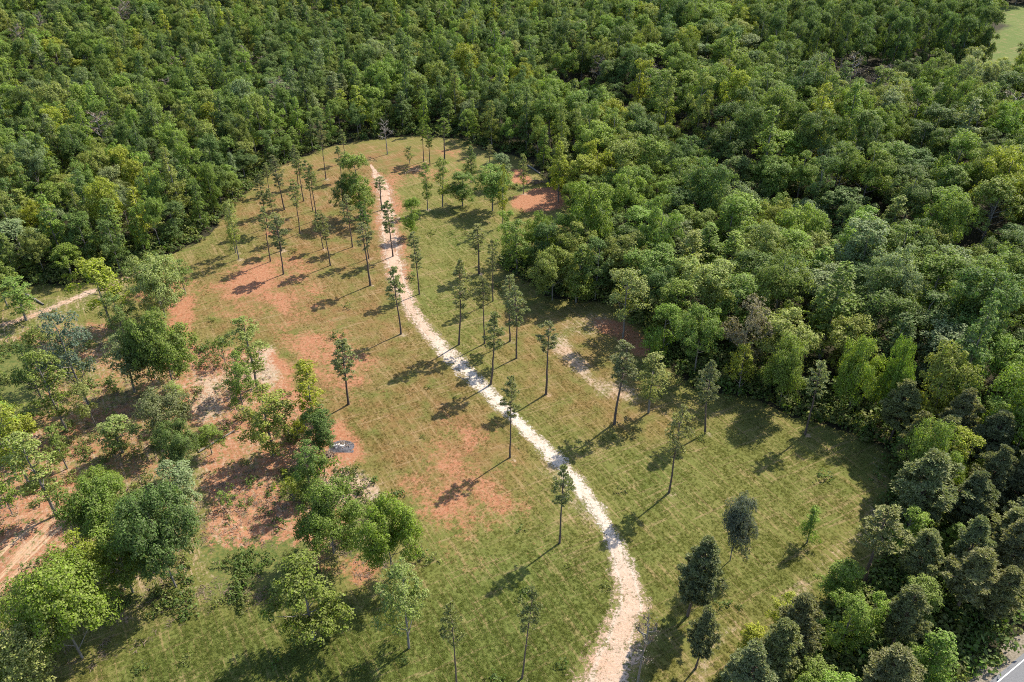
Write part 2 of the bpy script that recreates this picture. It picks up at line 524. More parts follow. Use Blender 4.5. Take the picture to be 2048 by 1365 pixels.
def make_bare(name, seed, H, W, bark, few_leaves):
    rg = np.random.default_rng(seed)
    path = trunk_path(H * .9, rg, .05, 8)
    parts = [tube(path, np.linspace(.22, .04, len(path)), 7)]
    tips = []
    def grow(b, d, L, r, lev):
        e = b + d * L
        mid = (b + e) / 2 + rg.normal(size=3) * L * .06
        (twigs if lev > 1 else parts).append(tube([b, mid, e], [r, r * .75, r * .45], 4 if lev else 5))
        tips.append(e)
        if lev < 3:
            for k in range(4):
                f = rg.uniform(.35, 1.0)
                dd = unit(d + rg.normal(size=3) * .6 + np.array([0, 0, .2]))
                grow(b + (e - b) * f, dd, L * rg.uniform(.4, .65), r * .58, lev + 1)
    twigs = []
    for k in range(11):
        z = H * (.42 + .45 * k / 10)
        b = np.array([np.interp(z, path[:, 2], path[:, 0]), np.interp(z, path[:, 2], path[:, 1]), z])
        a = k * 2.4 + rg.normal() * .3
        d = unit(np.array([math.cos(a), math.sin(a), rg.uniform(.25, .7)]))
        grow(b, d, W / 2 * rg.uniform(.5, .8) * (1.15 - .5 * k / 10), .10, 0)
    V, F = join(parts)
    trunk = mesh_np(name + '_trunk', V, F, [M[bark]], smooth=True)
    V, F = join(twigs)
    nT = len(F)
    if few_leaves:
        tp = np.array(tips); n = few_leaves
        P = tp[rg.integers(0, len(tp), n)] + rg.normal(size=(n, 3)) * .3
        Vl, Fl = leaf_quads(P, unit(rg.normal(size=(n, 3)) + np.array([0, 0, .6])), rg.uniform(.16, .32, n), .6, rg)
        Fl = Fl + len(V); V = np.concatenate([V, Vl]); F = np.concatenate([F, Fl])
    crown = mesh_np(name + '_crown', V, F, [M[bark] if bark == 'bark_pale' else M['twig'], M['leaf']],
                    np.concatenate([np.zeros(nT), np.ones(len(F) - nT)]))
    ext = np.percentile(np.hypot(V[:, 0], V[:, 1]), 97) * 2
    return trunk, crown, float(V[:, 2].max()), float(ext)

K = {}
K['round'] = [make_broad('round%d' % i, 100 + i, 17, 9.5, .14, 'round', 24 + 2 * i, 9, 105, .30) for i in range(5)]
K['full'] = [make_broad('full%d' % i, 150 + i, 12, 10, .02, 'round', 30, 10, 135, .26) for i in range(5)]
K['cone'] = [make_broad('cone%d' % i, 200 + i, 18, 6.2, .10, 'cone', 26, 7, 105, .30) for i in range(6)]
K['lobed'] = [make_broad('lobed%d' % i, 300 + i, 15, 8.5, .07, 'lobed', 20 + 3 * i, 9, 110, .29) for i in range(5)]
K['loose'] = [make_broad('loose%d' % i, 350 + i, 13, 7, .20, 'lobed', 22, 9, 120, .25, bark='bark') for i in range(4)]
K['airy'] = [make_broad('airy%d' % i, 400 + i, 14, 4.5, .22, 'airy', 34, 8, 165, .23, bark='bark', r_trunk=.15) for i in range(5)]
K['spread'] = [make_broad('spread%d' % i, 450 + i, 9, 9, .24, 'round', 16, 9, 90, .27) for i in range(2)]
K['pine'] = [make_pine('pine%d' % i, 500 + i, 18.5, 5.2, b, 125) for i, b in enumerate((.53, .60, .48, .58, .50, .44, .62, .55, .46))]
K['thick_pine'] = [make_pine('thick_pine%d' % i, 550 + i, 17, 6.0, b, 300, True) for i, b in enumerate((.36, .30, .42, .33, .26))]
K['bare'] = [make_bare('bare%d' % i, 600 + i, 13, 6, 'bark', 260) for i in range(3)]
K['bare_pale'] = [make_bare('bare_pale%d' % i, 620 + i, 13, 6, 'bark_pale', 120) for i in range(1)]
K['bush'] = [make_broad('bush%d' % i, 650 + i, 3.2, 3.4, .02, 'round', 9, 6, 200, .18, r_trunk=.05) for i in range(3)]

NAME = {'round': 'broadleaf_tree', 'full': 'broadleaf_tree', 'cone': 'broadleaf_tree', 'lobed': 'broadleaf_tree', 'loose': 'broadleaf_tree', 'airy': 'slender_tree',
        'spread': 'broadleaf_tree', 'pine': 'pine_tree', 'thick_pine': 'pine_tree', 'bare': 'bare_tree', 'bare_pale': 'bare_tree', 'bush': 'bush'}
CAT = {'pine_tree': 'pine tree', 'bare_tree': 'bare tree', 'broadleaf_tree': 'tree', 'slender_tree': 'slender tree', 'bush': 'bush'}
TINT = {'mid': (.150, .202, .048), 'dark': (.106, .152, .046), 'yellow': (.235, .265, .044), 'sage': (.182, .220, .096), 'olive': (.185, .212, .056),
        'pine': (.205, .216, .096), 'pale': (.218, .248, .078), 'grey': (.180, .165, .116), 'fresh': (.172, .238, .050),
        'pinedark': (.162, .170, .080)}

def plant(kind, x, y, H, W, tint, label, group, variant=None, rot=None, jit=.12):
    P = K[kind]
    tr, cr, h0, w0 = P[(variant if variant is not None else random.randrange(len(P))) % len(P)]
    nm = NAME[kind]
    e = bpy.data.objects.new(nm, None); C.objects.link(e)
    e.empty_display_size = .5
    e.location = (x, y, float(elev(x, y)) - .06)
    tilt = .045 if nm == 'pine_tree' else .03
    e.rotation_euler = (random.gauss(0, tilt * .6), random.gauss(0, tilt * .6), random.uniform(0, 6.28) if rot is None else rot)
    e.scale = (W / w0, W / w0, H / h0)
    e['label'] = label; e['category'] = CAT[nm]; e['group'] = group
    obj('trunk', tr, None, e)
    c = obj('crown', cr, None, e)
    t = TINT[tint] if isinstance(tint, str) else tint
    k = random.uniform(1 - jit, 1 + jit)
    c['leaf_tint'] = (t[0] * k * random.uniform(.93, 1.07), t[1] * k, t[2] * k * random.uniform(.9, 1.1))
    return e

# ------------------------------------------------------------------ the ground: one sheet to the horizon
def axis(lo, hi, step, far_lo, far_hi):
    core = list(np.arange(lo, hi + step * .5, step))
    a = []; s = step; v = lo
    while v > far_lo: s *= 1.22; v -= s; a.append(v)
    b = []; s = step; v = core[-1]
    while v < far_hi: s *= 1.22; v += s; b.append(v)
    return np.array(a[::-1] + core + b)

gx = axis(-105, 105, .6, -2600, 2600); gy = axis(52, 300, .6, -1500, 3200)
X, Y = np.meshgrid(gx, gy)
xf, yf = X.ravel(), Y.ravel()
wx = xf + (fbm(xf, yf, 7, 50, 3) - .5) * 5.0; wy = yf + (fbm(xf, yf, 7, 60, 3) - .5) * 5.0

def zone(polys, mask, val, mode=np.maximum):
    for p in polys:
        ins = in_poly(wx, wy, gp(p))
        mask = np.where(ins, mode(mask, val), mask)
    return mask

def spots(lst, mask):
    for px, py, r, val in lst:
        x0, y0 = ground(px, py)
        d = np.hypot(wx - x0, wy - y0)
        mask = np.maximum(mask, val * sstep(r, r * .45, d))
    return mask

red = np.zeros_like(xf); sand = np.zeros_like(xf); lush = np.zeros_like(xf)
litter = np.zeros_like(xf); weedy = np.zeros_like(xf); dry = np.zeros_like(xf)
# the dry, drilled field left of the track
dry = zone([[(380, 520), (470, 420), (560, 340), (700, 290), (900, 300), (760, 380), (770, 480), (800, 620), (960, 800), (1080, 930), (1000, 980), (800, 1000), (640, 830), (550, 690), (370, 660)]], dry, .95)
dry = zone([[(1180, 640), (1290, 760), (1400, 900), (1250, 880), (1050, 800), (960, 640), (1050, 600)]], dry, .7)
red = zone([[(430, 560), (520, 520), (600, 525), (640, 570), (590, 620), (540, 600), (440, 610)]], red, .0)
red = zone([[(330, 610), (395, 580), (385, 690), (400, 760), (350, 680)]], red, .8)
red = zone([[(540, 700), (570, 700), (590, 770), (650, 830), (610, 840), (565, 770)]], red, .85)
red = zone([[(640, 850), (690, 835), (725, 880), (735, 930), (690, 910), (645, 900)]], red, .85)
red = zone([[(790, 960), (880, 960), (1010, 970), (1000, 1010), (900, 1050), (860, 1040), (800, 1005)]], red, .0)
red = zone([[(890, 1110), (960, 1060), (1070, 1010), (1060, 1060), (960, 1100), (905, 1140)]], red, .0)
red = zone([[(1020, 336), (1056, 338), (1062, 362), (1040, 368), (1018, 360)], [(1030, 392), (1075, 374), (1125, 378), (1142, 398), (1118, 418), (1050, 424), (1024, 415)]], red, 1.0)
red = zone([[(1190, 640), (1260, 650), (1300, 690), (1305, 720), (1270, 715), (1230, 680), (1185, 665)]], red, .7)
red = zone([[(0, 1000), (90, 985), (165, 1030), (160, 1110), (60, 1195), (0, 1200), (-200, 1260), (-200, 1010)]], red, .95)
red = zone([[(-200, 930), (0, 890), (150, 850), (250, 870), (300, 930), (160, 990), (0, 1010), (-200, 1010)]], red, .55)
red = zone([[(300, 540), (410, 560), (330, 620), (250, 600)], [(230, 660), (290, 640), (280, 700), (170, 760), (150, 720)]], red, .55)
red = zone([[(385, 700), (440, 700), (450, 750), (395, 750)]], red, .95)
red = zone([[(340, 690), (540, 690), (560, 770), (640, 850), (740, 960), (760, 1030), (640, 1120), (520, 1190), (440, 1170), (400, 960), (420, 860), (340, 800)]], red, .66)
red = zone([[(400, 960), (560, 940), (600, 1000), (560, 1130), (440, 1160), (415, 1060)]], red, .86)
red = zone([[(735, 340), (800, 345), (812, 420), (825, 520), (815, 590), (770, 560), (745, 480), (745, 400)]], red, .55)
red = zone([[(770, 340), (860, 325), (940, 340), (900, 360), (800, 372)], [(870, 300), (930, 290), (940, 330), (900, 325)]], red, .42)
red = spots([(700, 700, 4, .3), (870, 940, 4, .5), (590, 345, 3.5, .5), (610, 380, 4, .45), (540, 465, 4, .55), (660, 400, 5, .4), (720, 1130, 5, .6), (640, 1150, 4, .5), (905, 1040, 4, .6)], red)
sand = zone([[(1100, 685), (1130, 665), (1190, 740), (1205, 790), (1150, 755)]], sand, .60)
sand = zone([[(1160, 780), (1210, 750), (1300, 790), (1290, 815), (1200, 800)]], sand, .50)
sand = zone([[(1180, 620), (1240, 640), (1180, 690), (1230, 700), (1100, 660)]], sand, .4)
sand = zone([[(530, 690), (560, 690), (550, 770), (500, 780), (470, 740)], [(690, 950), (720, 930), (760, 970), (750, 1010), (700, 1015)], [(390, 760), (450, 750), (440, 830), (400, 850)], [(640, 960), (740, 940), (750, 1000), (650, 1010)]], sand, .62)
sand = zone([[(1745, 900), (1768, 925), (1745, 1030), (1700, 1090), (1640, 1150), (1560, 1200), (1480, 1270), (1420, 1340), (1350, 1420), (1300, 1420), (1400, 1320), (1500, 1220), (1600, 1150), (1700, 1060), (1735, 980)]], sand, .72)
sand = zone([[(1090, 900), (1190, 960), (1230, 1050), (1190, 1080), (1120, 1000), (1060, 930)]], sand, .40)
sand = zone([[(-100, 640), (0, 610), (100, 590), (250, 560), (280, 590), (100, 650), (0, 690), (-100, 720)]], sand, .38)
lush = zone([[(190, 1365), (260, 1260), (380, 1200), (520, 1170), (650, 1200), (800, 1150), (900, 1120), (1080, 1040), (1230, 1120), (1250, 1220), (1180, 1365), (1100, 1600), (0, 1600)]], lush, .62)
lush = zone([[(1250, 900), (1400, 860), (1550, 830), (1730, 880), (1740, 960), (1650, 1080), (1500, 1200), (1330, 1180), (1220, 1000)]], lush, .32)
lush = spots([(1300, 960, 9, .5), (1560, 1160, 10, .5), (430, 545, 5, .8), (690, 560, 8, .4), (850, 600, 8, .5), (930, 480, 12, .7), (660, 690, 9, .5), (735, 770, 8, .5), (1280, 740, 8, .4), (470, 490, 12, .6), (420, 620, 4, .8)], lush)
weedy = zone([[(-200, 700), (100, 640), (330, 640), (380, 690), (540, 690), (570, 770), (660, 850), (760, 960), (800, 1000), (880, 1030), (890, 1110), (760, 1150), (640, 1200), (430, 1230), (200, 1330), (-200, 1400)]], weedy, .44)
weedy = zone([[(420, 1090), (560, 1080), (640, 1110), (530, 1180), (430, 1210)], [(560, 940), (640, 950), (620, 1010), (570, 1000)], [(690, 1000), (800, 1010), (760, 1120), (690, 1110)], [(-200, 690), (60, 690), (80, 860), (-200, 900)]], weedy, .72)
sand = zone([[(-200, 700), (100, 640), (330, 640), (380, 690), (540, 690), (570, 770), (660, 850), (760, 960), (800, 1000), (700, 1100), (430, 1200), (200, 1250), (-200, 1400)]], sand, .36)
red = zone([[(-200, 700), (100, 640), (330, 640), (380, 690), (420, 860), (300, 1000), (100, 1000), (-200, 1000)]], red, .46)
weedy = zone([[(1020, 362), (1060, 366), (1080, 374), (1030, 392)]], weedy, .7)
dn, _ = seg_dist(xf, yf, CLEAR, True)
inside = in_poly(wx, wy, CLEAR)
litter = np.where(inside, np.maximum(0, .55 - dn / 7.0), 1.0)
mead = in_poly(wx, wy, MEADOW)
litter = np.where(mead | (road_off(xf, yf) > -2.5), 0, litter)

def soften(mask, n):
    g = mask.reshape(len(gy), len(gx)).copy()
    for ax_ in (0, 1):
        for _ in range(2):
            p = np.pad(g, [(n, n) if a == ax_ else (0, 0) for a in (0, 1)], mode='edge')
            c = np.cumsum(np.insert(p, 0, 0, axis=ax_), axis=ax_)
            L_ = g.shape[ax_]
            g = (np.take(c, np.arange(2 * n + 1, 2 * n + 1 + L_), axis=ax_) - np.take(c, np.arange(0, L_), axis=ax_)) / (2 * n + 1)
    return g.ravel()
red, sand, lush, weedy, dry = (soften(m_, q_) for m_, q_ in ((red, 2), (sand, 2), (lush, 8), (weedy, 2), (dry, 6)))

faint = np.zeros_like(xf)                            # red soil showing through thin grass, without an outline
faint = zone([[(400, 570), (500, 505), (610, 510), (670, 570), (600, 640), (540, 620), (430, 640)], [(770, 950), (880, 930), (1040, 950), (1040, 1010), (900, 1065), (850, 1060), (780, 1005)],
              [(870, 1120), (960, 1050), (1090, 990), (1080, 1060), (960, 1110), (900, 1160)], [(560, 620), (700, 640), (760, 760), (700, 860), (600, 760)], [(820, 820), (980, 860), (1000, 940), (860, 930)]], faint, .66)
faint = soften(faint, 9) * (.55 + .9 * fbm(xf, yf, 9, 200, 3))
red = np.maximum(red, faint * 1.02)
lush = np.where(mead, 3.0, lush); dry = np.where(mead, 0, dry)

def sampler(mask):
    g = mask.reshape(len(gy), len(gx))
    def f(x, y):
        i = np.clip(np.searchsorted(gx, x), 1, len(gx) - 1); j = np.clip(np.searchsorted(gy, y), 1, len(gy) - 1)
        return g[j, i]
    return f

# ------------------------------------------------------------------ trees that can be told apart: kind, base x, base y, top y, crown width (photo px), tint, label
FIELD = [
 # near end of the field
 ('pine', 914, 1372, 1199, 54, 'pine', 'thin-crowned pine cut by the bottom edge, next to the pale green broadleaf'),
 ('pine', 1044, 1356, 1183, 58, 'pinedark', 'dark layered pine at the bottom edge, left of the track mouth'),
 ('bare', 1275, 1368, 1228, 66, 'grey', 'dead leafless pine standing in the track at the bottom edge'),
 ('thick_pine', 1391, 1337, 1209, 62, 'pine', 'small pine by the roadside woods, right of the dead pine'),
 ('thick_pine', 1375, 1233, 1072, 82, 'pinedark', 'bushy dark pine right of the track, near the field bottom'),
 ('full', 1460, 1122, 990, 82, (.120, .140, .090), 'dense dark grey-green tree leaning alone in the lower right of the field'),
 ('cone', 1614, 1086, 1014, 46, 'fresh', 'small bright green sapling near the tan rut of the field edge'),
 ('pine', 1119, 1087, 932, 46, 'pine', 'thin sparse pine left of the track bend, its crown over the pale soil'),
 ('pine', 1338, 986, 806, 60, 'pine', 'tall pine right of the track with a long trunk shadow reaching it'),
 ('pine', 1020, 916, 752, 46, 'pine', 'pine just left of the brightest stretch of the track'),
 ('pine', 1610, 869, 722, 56, 'pine', 'leaning pine in front of the right woods, casting a round shadow on grass'),
 ('pine', 1410, 867, 722, 52, 'pinedark', 'pine beside the woods edge, in front of the small yellow-green tree'),
 ('pine', 1229, 848, 682, 66, 'pinedark', 'broad-crowned pine beside the pale slender poplar'),
 ('airy', 1297, 826, 705, 62, 'pale', 'pale slender poplar with two stems next to the broad-crowned pine'),
 ('pine', 697, 809, 669, 52, 'pine', 'lone pine in the dry field, right of the debris heap and poplars'),
 ('pine', 1092, 789, 643, 42, 'pinedark', 'compact-crowned pine alone in the strip right of the track'),
 ('pine', 981, 769, 624, 46, 'pine', 'pine at the right lip of the track, its shadow lying across it'),
 ('pine', 1033, 717, 574, 50, 'pine', 'near pine of the close pair right of the track'),
 ('pine', 1020, 683, 549, 44, 'pine', 'far pine of the close pair right of the track'),
 ('pine', 969, 688, 551, 44, 'pinedark', 'pine half hidden behind the crown at the track lip'),
 ('pine', 918, 690, 514, 46, 'pine', 'tallest long-crowned pine at the left edge of the pale track'),
 ('pine', 802, 669, 533, 44, 'pine', 'pine on the left edge of the track where it turns whiter'),
 ('pine', 986, 603, 476, 34, 'pine', 'narrow pine near the right woods, behind the close pair'),
 ('pine', 839, 589, 466, 34, 'pine', 'narrow pine on the right edge of the pinkish track'),
 ('pine', 741, 571, 443, 36, 'pinedark', 'pine at the left edge of the pinkish track, front of two'),
 ('pine', 958, 548, 448, 40, 'pine', 'pine with a rounded top near the low shaded trees at the right'),
 # far left part of the field
 ('pine', 567, 549, 433, 42, 'pinedark', 'wide-topped pine on the red-brown soil of the far field'),
 ('pine', 661, 531, 423, 38, 'pinedark', 'round-topped pine in the middle of the far field'),
 ('pine', 541, 523, 410, 34, 'pine', 'pine left of the wide-topped pine on red-brown soil'),
 ('airy', 478, 519, 398, 36, 'pale', 'front one of two pale leafy poles near the left field edge'),
 ('airy', 472, 506, 405, 30, 'pale', 'rear one of two pale leafy poles near the left field edge'),
 ('pine', 738, 517, 402, 32, 'dark', 'pine behind another at the left edge of the pinkish track'),
 ('pine', 786, 513, 397, 32, 'pine', 'pine growing on the pinkish track itself, its shadow across it'),
 ('pine', 563, 502, 425, 32, 'pine', 'thin pine right behind the wide-topped pine'),
 ('pine', 647, 498, 428, 22, 'pine', 'thin pole pine just left of the round-topped pine'),
 ('pine', 705, 494, 388, 34, 'pine', 'pine left of the dark shadow under the leafy field clump'),
 ('pine', 600, 467, 356, 30, 'pine', 'small-crowned pine standing clear in the middle of the far field'),
 ('pine', 555, 462, 376, 30, 'pine', 'pine between the small-crowned pine and the left field edge'),
 ('pine', 536, 456, 346, 28, 'pinedark', 'pine closest to the left field edge in the far field'),
 ('pine', 633, 441, 330, 28, 'pine', 'near pine of two tall ones left of the leafy field clump'),
 ('pine', 626, 422, 318, 26, 'pine', 'far pine of two tall ones left of the leafy field clump'),
 ('pine', 569, 420, 308, 30, 'pinedark', 'tall pine whose crown stands against the left woods'),
 ('pine', 764, 420, 352, 26, 'pine', 'small pine at the upper end of the pinkish track'),
 ('pine', 608, 403, 300, 24, 'pine', 'pine with a pale soil ring, behind the two tall ones'),
 ('pine', 597, 374, 290, 24, 'pine', 'slim pine farther back than the one with a pale soil ring'),
 ('pine', 539, 388, 325, 22, 'pine', 'thin pine at the foot of the left woods edge'),
 ('pine', 652, 359, 243, 28, 'pinedark', 'tall thin pine with its crown high against the far woods'),
 ('pine', 683, 363, 293, 22, 'pine', 'small pine behind the leafy field clump'),
 ('pine', 692, 325, 258, 20, 'pine', 'thin dark pine near the far field edge'),
 ('pine', 847, 324, 237, 24, 'mid', 'first of three leafy poles at the far end, counted from the track'),
 ('pine', 860, 329, 250, 20, 'mid', 'middle one of three leafy poles at the far end'),
 ('pine', 889, 320, 236, 28, 'mid', 'last of three leafy poles at the far end, counted from the track'),
 ('airy', 820, 329, 292, 22, 'pale', 'little pale birch-like tree just past the end of the track'),
 ('bare_pale', 775, 309, 236, 36, 'grey', 'pale leafless tree at the far field edge, trunk leaning'),
 ('airy', 885, 414, 316, 42, 'olive', 'slim leafy tree standing on a pale soil ring beyond the track'),
 ('airy', 855, 420, 326, 28, 'mid', 'narrow leafy pole left of the tree on the pale soil ring'),
 ('airy', 1005, 452, 326, 24, 'yellow', 'yellow-green thin pole tree in front of the multi-stemmed tree'),
 ('pine', 979, 336, 290, 20, 'pine', 'short thin pine near the red soil, far end'),
 ('airy', 1047, 388, 308, 20, 'pale', 'very thin pale sapling on the red soil opening'),
 # leafy ones in the field
 ('lobed', 722, 432, 304, 74, 'mid', 'large leafy clump tree left of the track, far field'),
 ('loose', 690, 440, 360, 52, 'dark', 'darker lower tree joined to the large leafy clump'),
 ('loose', 735, 452, 385, 40, 'mid', 'small leafy tree at the track side of the large clump'),
 ('lobed', 826, 472, 394, 44, 'fresh', 'short leafy tree right beside the pinkish track'),
 ('round', 985, 422, 336, 84, 'mid', 'multi-stemmed spreading tree with deep shade, before the red soil'),
 ('lobed', 925, 412, 345, 56, 'mid', 'leafy tree left of the multi-stemmed spreading tree'),
 ('cone', 942, 366, 292, 34, 'dark', 'dark slim tree behind the spreading tree'),
 ('lobed', 1000, 372, 306, 44, 'sage', 'greyish tree behind the spreading tree, near the red soil'),
 ('cone', 1117, 404, 284, 46, 'yellow', 'tall yellow-green tree standing at the red soil'),
]
GROVE = [
 ('airy', 53, 642, 556, 62, 'mid', 'slim-trunked green tree beside the dirt lane, far left'),
 ('loose', 17, 618, 530, 60, 'mid', 'tree at the left frame edge beyond the dirt lane'),
 ('loose', 224, 656, 520, 92, 'yellow', 'yellow-green leaning tree right by the dirt lane'),
 ('round', 331, 636, 514, 100, 'pale', 'light green full tree at the corner of field and lane'),
 ('loose', 372, 590, 520, 46, 'mid', 'smaller tree tucked behind the light green corner tree'),
 ('loose', 250, 682, 590, 58, 'dark', 'dark small tree just in front of the yellow-green leaning tree'),
 ('round', 347, 775, 622, 112, 'mid', 'large green tree right of the greyish one, grove centre'),
 ('round', 309, 777, 640, 80, 'dark', 'darker green tree pressed against the large grove-centre tree'),
 ('loose', 270, 785, 676, 86, 'sage', 'grey-green tree left of the large grove-centre tree'),
 ('loose', 178, 814, 628, 94, (.115, .145, .09), 'tall silvery sage tree with a long pale leaning trunk'),
 ('bush', 451, 728, 672, 42, 'dark', 'small dark round bush beside the eroded red bank'),
 ('airy', 514, 775, 636, 66, 'pale', 'pale pointed tree on bare soil at the field corner'),
 ('loose', 489, 833, 708, 60, 'mid', 'forked tree in front of the pale pointed one'),
 ('airy', 634, 880, 722, 56, 'yellow', 'tall narrow yellow-green poplar at the field edge'),
 ('lobed', 640, 905, 820, 62, 'dark', 'dark leafy tree just left of the debris heap'),
 ('lobed', 548, 912, 778, 102, 'olive', 'wide olive tree left of the narrow poplar'),
 ('bush', 655, 975, 905, 58, 'mid', 'leafy shrub below the debris heap'),
 ('spread', 328, 888, 784, 104, (.12, .14, .065), 'low spreading olive-grey tree with a dark leaning stem'),
 ('round', 372, 965, 852, 78, 'dark', 'dark green tree below the low spreading one'),
 ('airy', 246, 905, 836, 62, 'pale', 'pale leaning tree beside the mossy yellow patch'),
 ('airy', 135, 862, 700, 66, 'olive', 'thin tree with a pale trunk on a white soil ring'),
 ('loose', 99, 830, 690, 54, 'dark', 'ivy-clad dark pole tree left of the thin pale-trunked tree'),
 ('loose', 112, 762, 655, 62, 'olive', 'thin olive tree behind the ivy-clad pole tree'),
 ('airy', 113, 1032, 868, 70, 'pale', 'leaning thin tree on the red soil with a long straight shadow'),
 ('airy', 61, 974, 812, 66, 'yellow', 'leafy thin tree near the left edge, second from it'),
 ('airy', 33, 953, 800, 70, 'mid', 'leafy thin tree nearest the left edge, middle height'),
 ('airy', 135, 937, 850, 40, 'mid', 'small pole tree between the red soil strips'),
 ('round', -8, 900, 788, 80, 'mid', 'green crown cut by the left edge, mid-height of picture'),
 ('bush', 25, 1030, 962, 66, 'mid', 'leafy bush at the left edge above the plowed red soil'),
 ('airy', 366, 838, 765, 40, 'pale', 'sparse silvery sapling in the grove beside bare soil'),
 ('bush', 238, 700, 650, 34, 'sage', 'greyish bush under the dark small tree by the lane'),
 ('bush', 290, 590, 548, 36, 'mid', 'bush on the far side of the lane corner'),
 ('round', 219, 1010, 940, 76, 'fresh', 'small round bright tree on top of the dark clump'),
 ('round', 232, 1120, 972, 130, 'mid', 'mid-green tree left of the darkest big crown, lower left clump'),
 ('round', 352, 1175, 985, 138, 'dark', 'largest dark tree of the lower left clump'),
 ('lobed', 375, 1060, 930, 100, 'sage', 'grey-green tree behind the largest dark tree'),
 ('loose', 205, 1205, 1070, 92, 'yellow', 'yellow-green tree in front of the lower left clump'),
 ('round', 165, 1316, 1128, 172, 'fresh', 'big bright green oak-like crown in the lower left'),
 ('lobed', 88, 1385, 1258, 116, 'pale', 'pale green tree at the bottom left corner'),
 ('lobed', 12, 1400, 1275, 90, 'yellow', 'yellow-green tree in the very bottom left corner'),
 ('lobed', 8, 1270, 1180, 70, 'olive', 'olive tree at the left edge above the corner'),
 ('round', 668, 1108, 978, 118, 'mid', 'round tree with deep shadow on the bare slope'),
 ('lobed', 628, 1279, 1136, 128, (.13, .165, .036), 'wide yellow-green tree at the bottom, lower grass edge'),
 ('round', 786, 1155, 1006, 108, 'fresh', 'light green tree with a dead grey limb, centre bottom'),
 ('loose', 818, 1297, 1132, 100, 'pale', 'pale leafy tree below the one with the dead limb'),
 ('lobed', 622, 992, 882, 60, 'dark', 'dark upright tree below the debris heap, beside the leafy shrub'),
 ('bush', 588, 1004, 955, 56, 'yellow', 'yellow-green shrub above the round tree on the bare slope'),
 ('loose', 424, 908, 848, 46, 'mid', 'small tree at the end of the thin felled trunk'),
 ('loose', 300, 1090, 985, 84, 'dark', 'dark tree wedged behind the largest dark tree and the mid-green one'),
 ('lobed', 266, 1186, 1060, 88, 'mid', 'mid-green tree filling the front of the lower left clump'),
 ('loose', 192, 852, 765, 52, 'pale', 'pale thin tree right of the silvery sage trunk'),
 ('loose', 66, 905, 805, 62, 'yellow', 'yellowish tree behind the two leafy thin trees at the left'),
 ('airy', 158, 782, 690, 44, 'olive', 'slight olive tree just left of the silvery sage tree'),
 ('bush', 702, 1066, 1012, 54, 'mid', 'shrub right of the round tree on the bare slope'),
 ('bush', 455, 1010, 975, 44, 'mid', 'low bush on the bare eroded slope'),
 ('bush', 600, 880, 838, 40, 'yellow', 'yellowish bush under the wide olive tree'),
]
EDGE = [
 ('lobed', 1034, 548, 440, 78, 'mid', 'leafy edge tree with a dark foot, just past the round-topped pine'),
 ('round', 1075, 520, 425, 60, 'fresh', 'bright tree behind the leafy edge tree with a dark foot'),
 ('lobed', 1122, 534, 424, 62, 'mid', 'leafy tree closing the near side of the red soil opening'),
 ('round', 1105, 600, 502, 88, 'olive', 'pale olive rounded crown overhanging the field edge'),
 ('cone', 1152, 604, 490, 66, 'mid', 'upright tree right behind the olive rounded crown'),
 ('lobed', 1190, 600, 480, 62, 'dark', 'dark upright tree two back from the olive crown'),
 ('loose', 1246, 675, 538, 88, 'pale', 'pale loose tree standing out from the woods on red soil'),
 ('lobed', 1322, 724, 608, 72, 'fresh', 'dense bright green edge tree above the slender poplar'),
 ('loose', 1476, 790, 690, 58, 'yellow', 'small bright yellow-green tree against the right woods'),
 ('loose', 1476, 762, 600, 92, (.150, .132, .085), 'grey-brown half-bare crown above the small yellow-green tree'),
 ('round', 1558, 812, 678, 84, 'mid', 'green edge tree between the yellow-green one and the leaning pine'),
 ('round', 1692, 832, 678, 88, 'fresh', 'rounded bright green edge tree behind the leaning pine'),
 ('round', 1768, 848, 682, 58, 'fresh', 'narrow rounded bright tree right of the rounded edge tree'),
 ('lobed', 1850, 880, 690, 100, 'olive', 'big greyish-olive tree at the inner corner of the woods'),
 ('round', 2010, 950, 748, 150, 'fresh', 'large bright green tree at the right edge of the frame'),
 ('lobed', 1905, 990, 870, 92, 'yellow', 'yellowish tree over the dark hollow, right side'),
 ('round', 1835, 1010, 850, 110, 'fresh', 'bright tree at the field corner by the tan rut'),
 ('thick_pine', 1812, 1068, 905, 110, 'pine', 'grey-green pine at the field corner, pale trunk foot'),
 ('pine', 1726, 1172, 1022, 92, 'pine', 'leaning pine with a long dark bare trunk, field corner'),
 ('lobed', 1672, 1200, 1130, 80, 'fresh', 'leafy shrub-like tree under the long-trunked leaning pine'),
 ('lobed', 1560, 1262, 1188, 66, 'yellow', 'bright yellow-green small tree in front of the roadside pines'),
 ('lobed', 1500, 1320, 1255, 56, 'yellow', 'yellowish shrubby tree at the near end of the roadside pines'),
]
for k, bx, by, ty, w, t, lab in FIELD:                # each field trunk stands in a little ring of bare soil
    x0, y0 = ground(bx, by)
    d = np.hypot(xf - x0 - .5, yf - y0 + .3)
    sand = np.maximum(sand, random.uniform(.15, .6) * sstep(random.uniform(1.2, 2.6), .3, d))

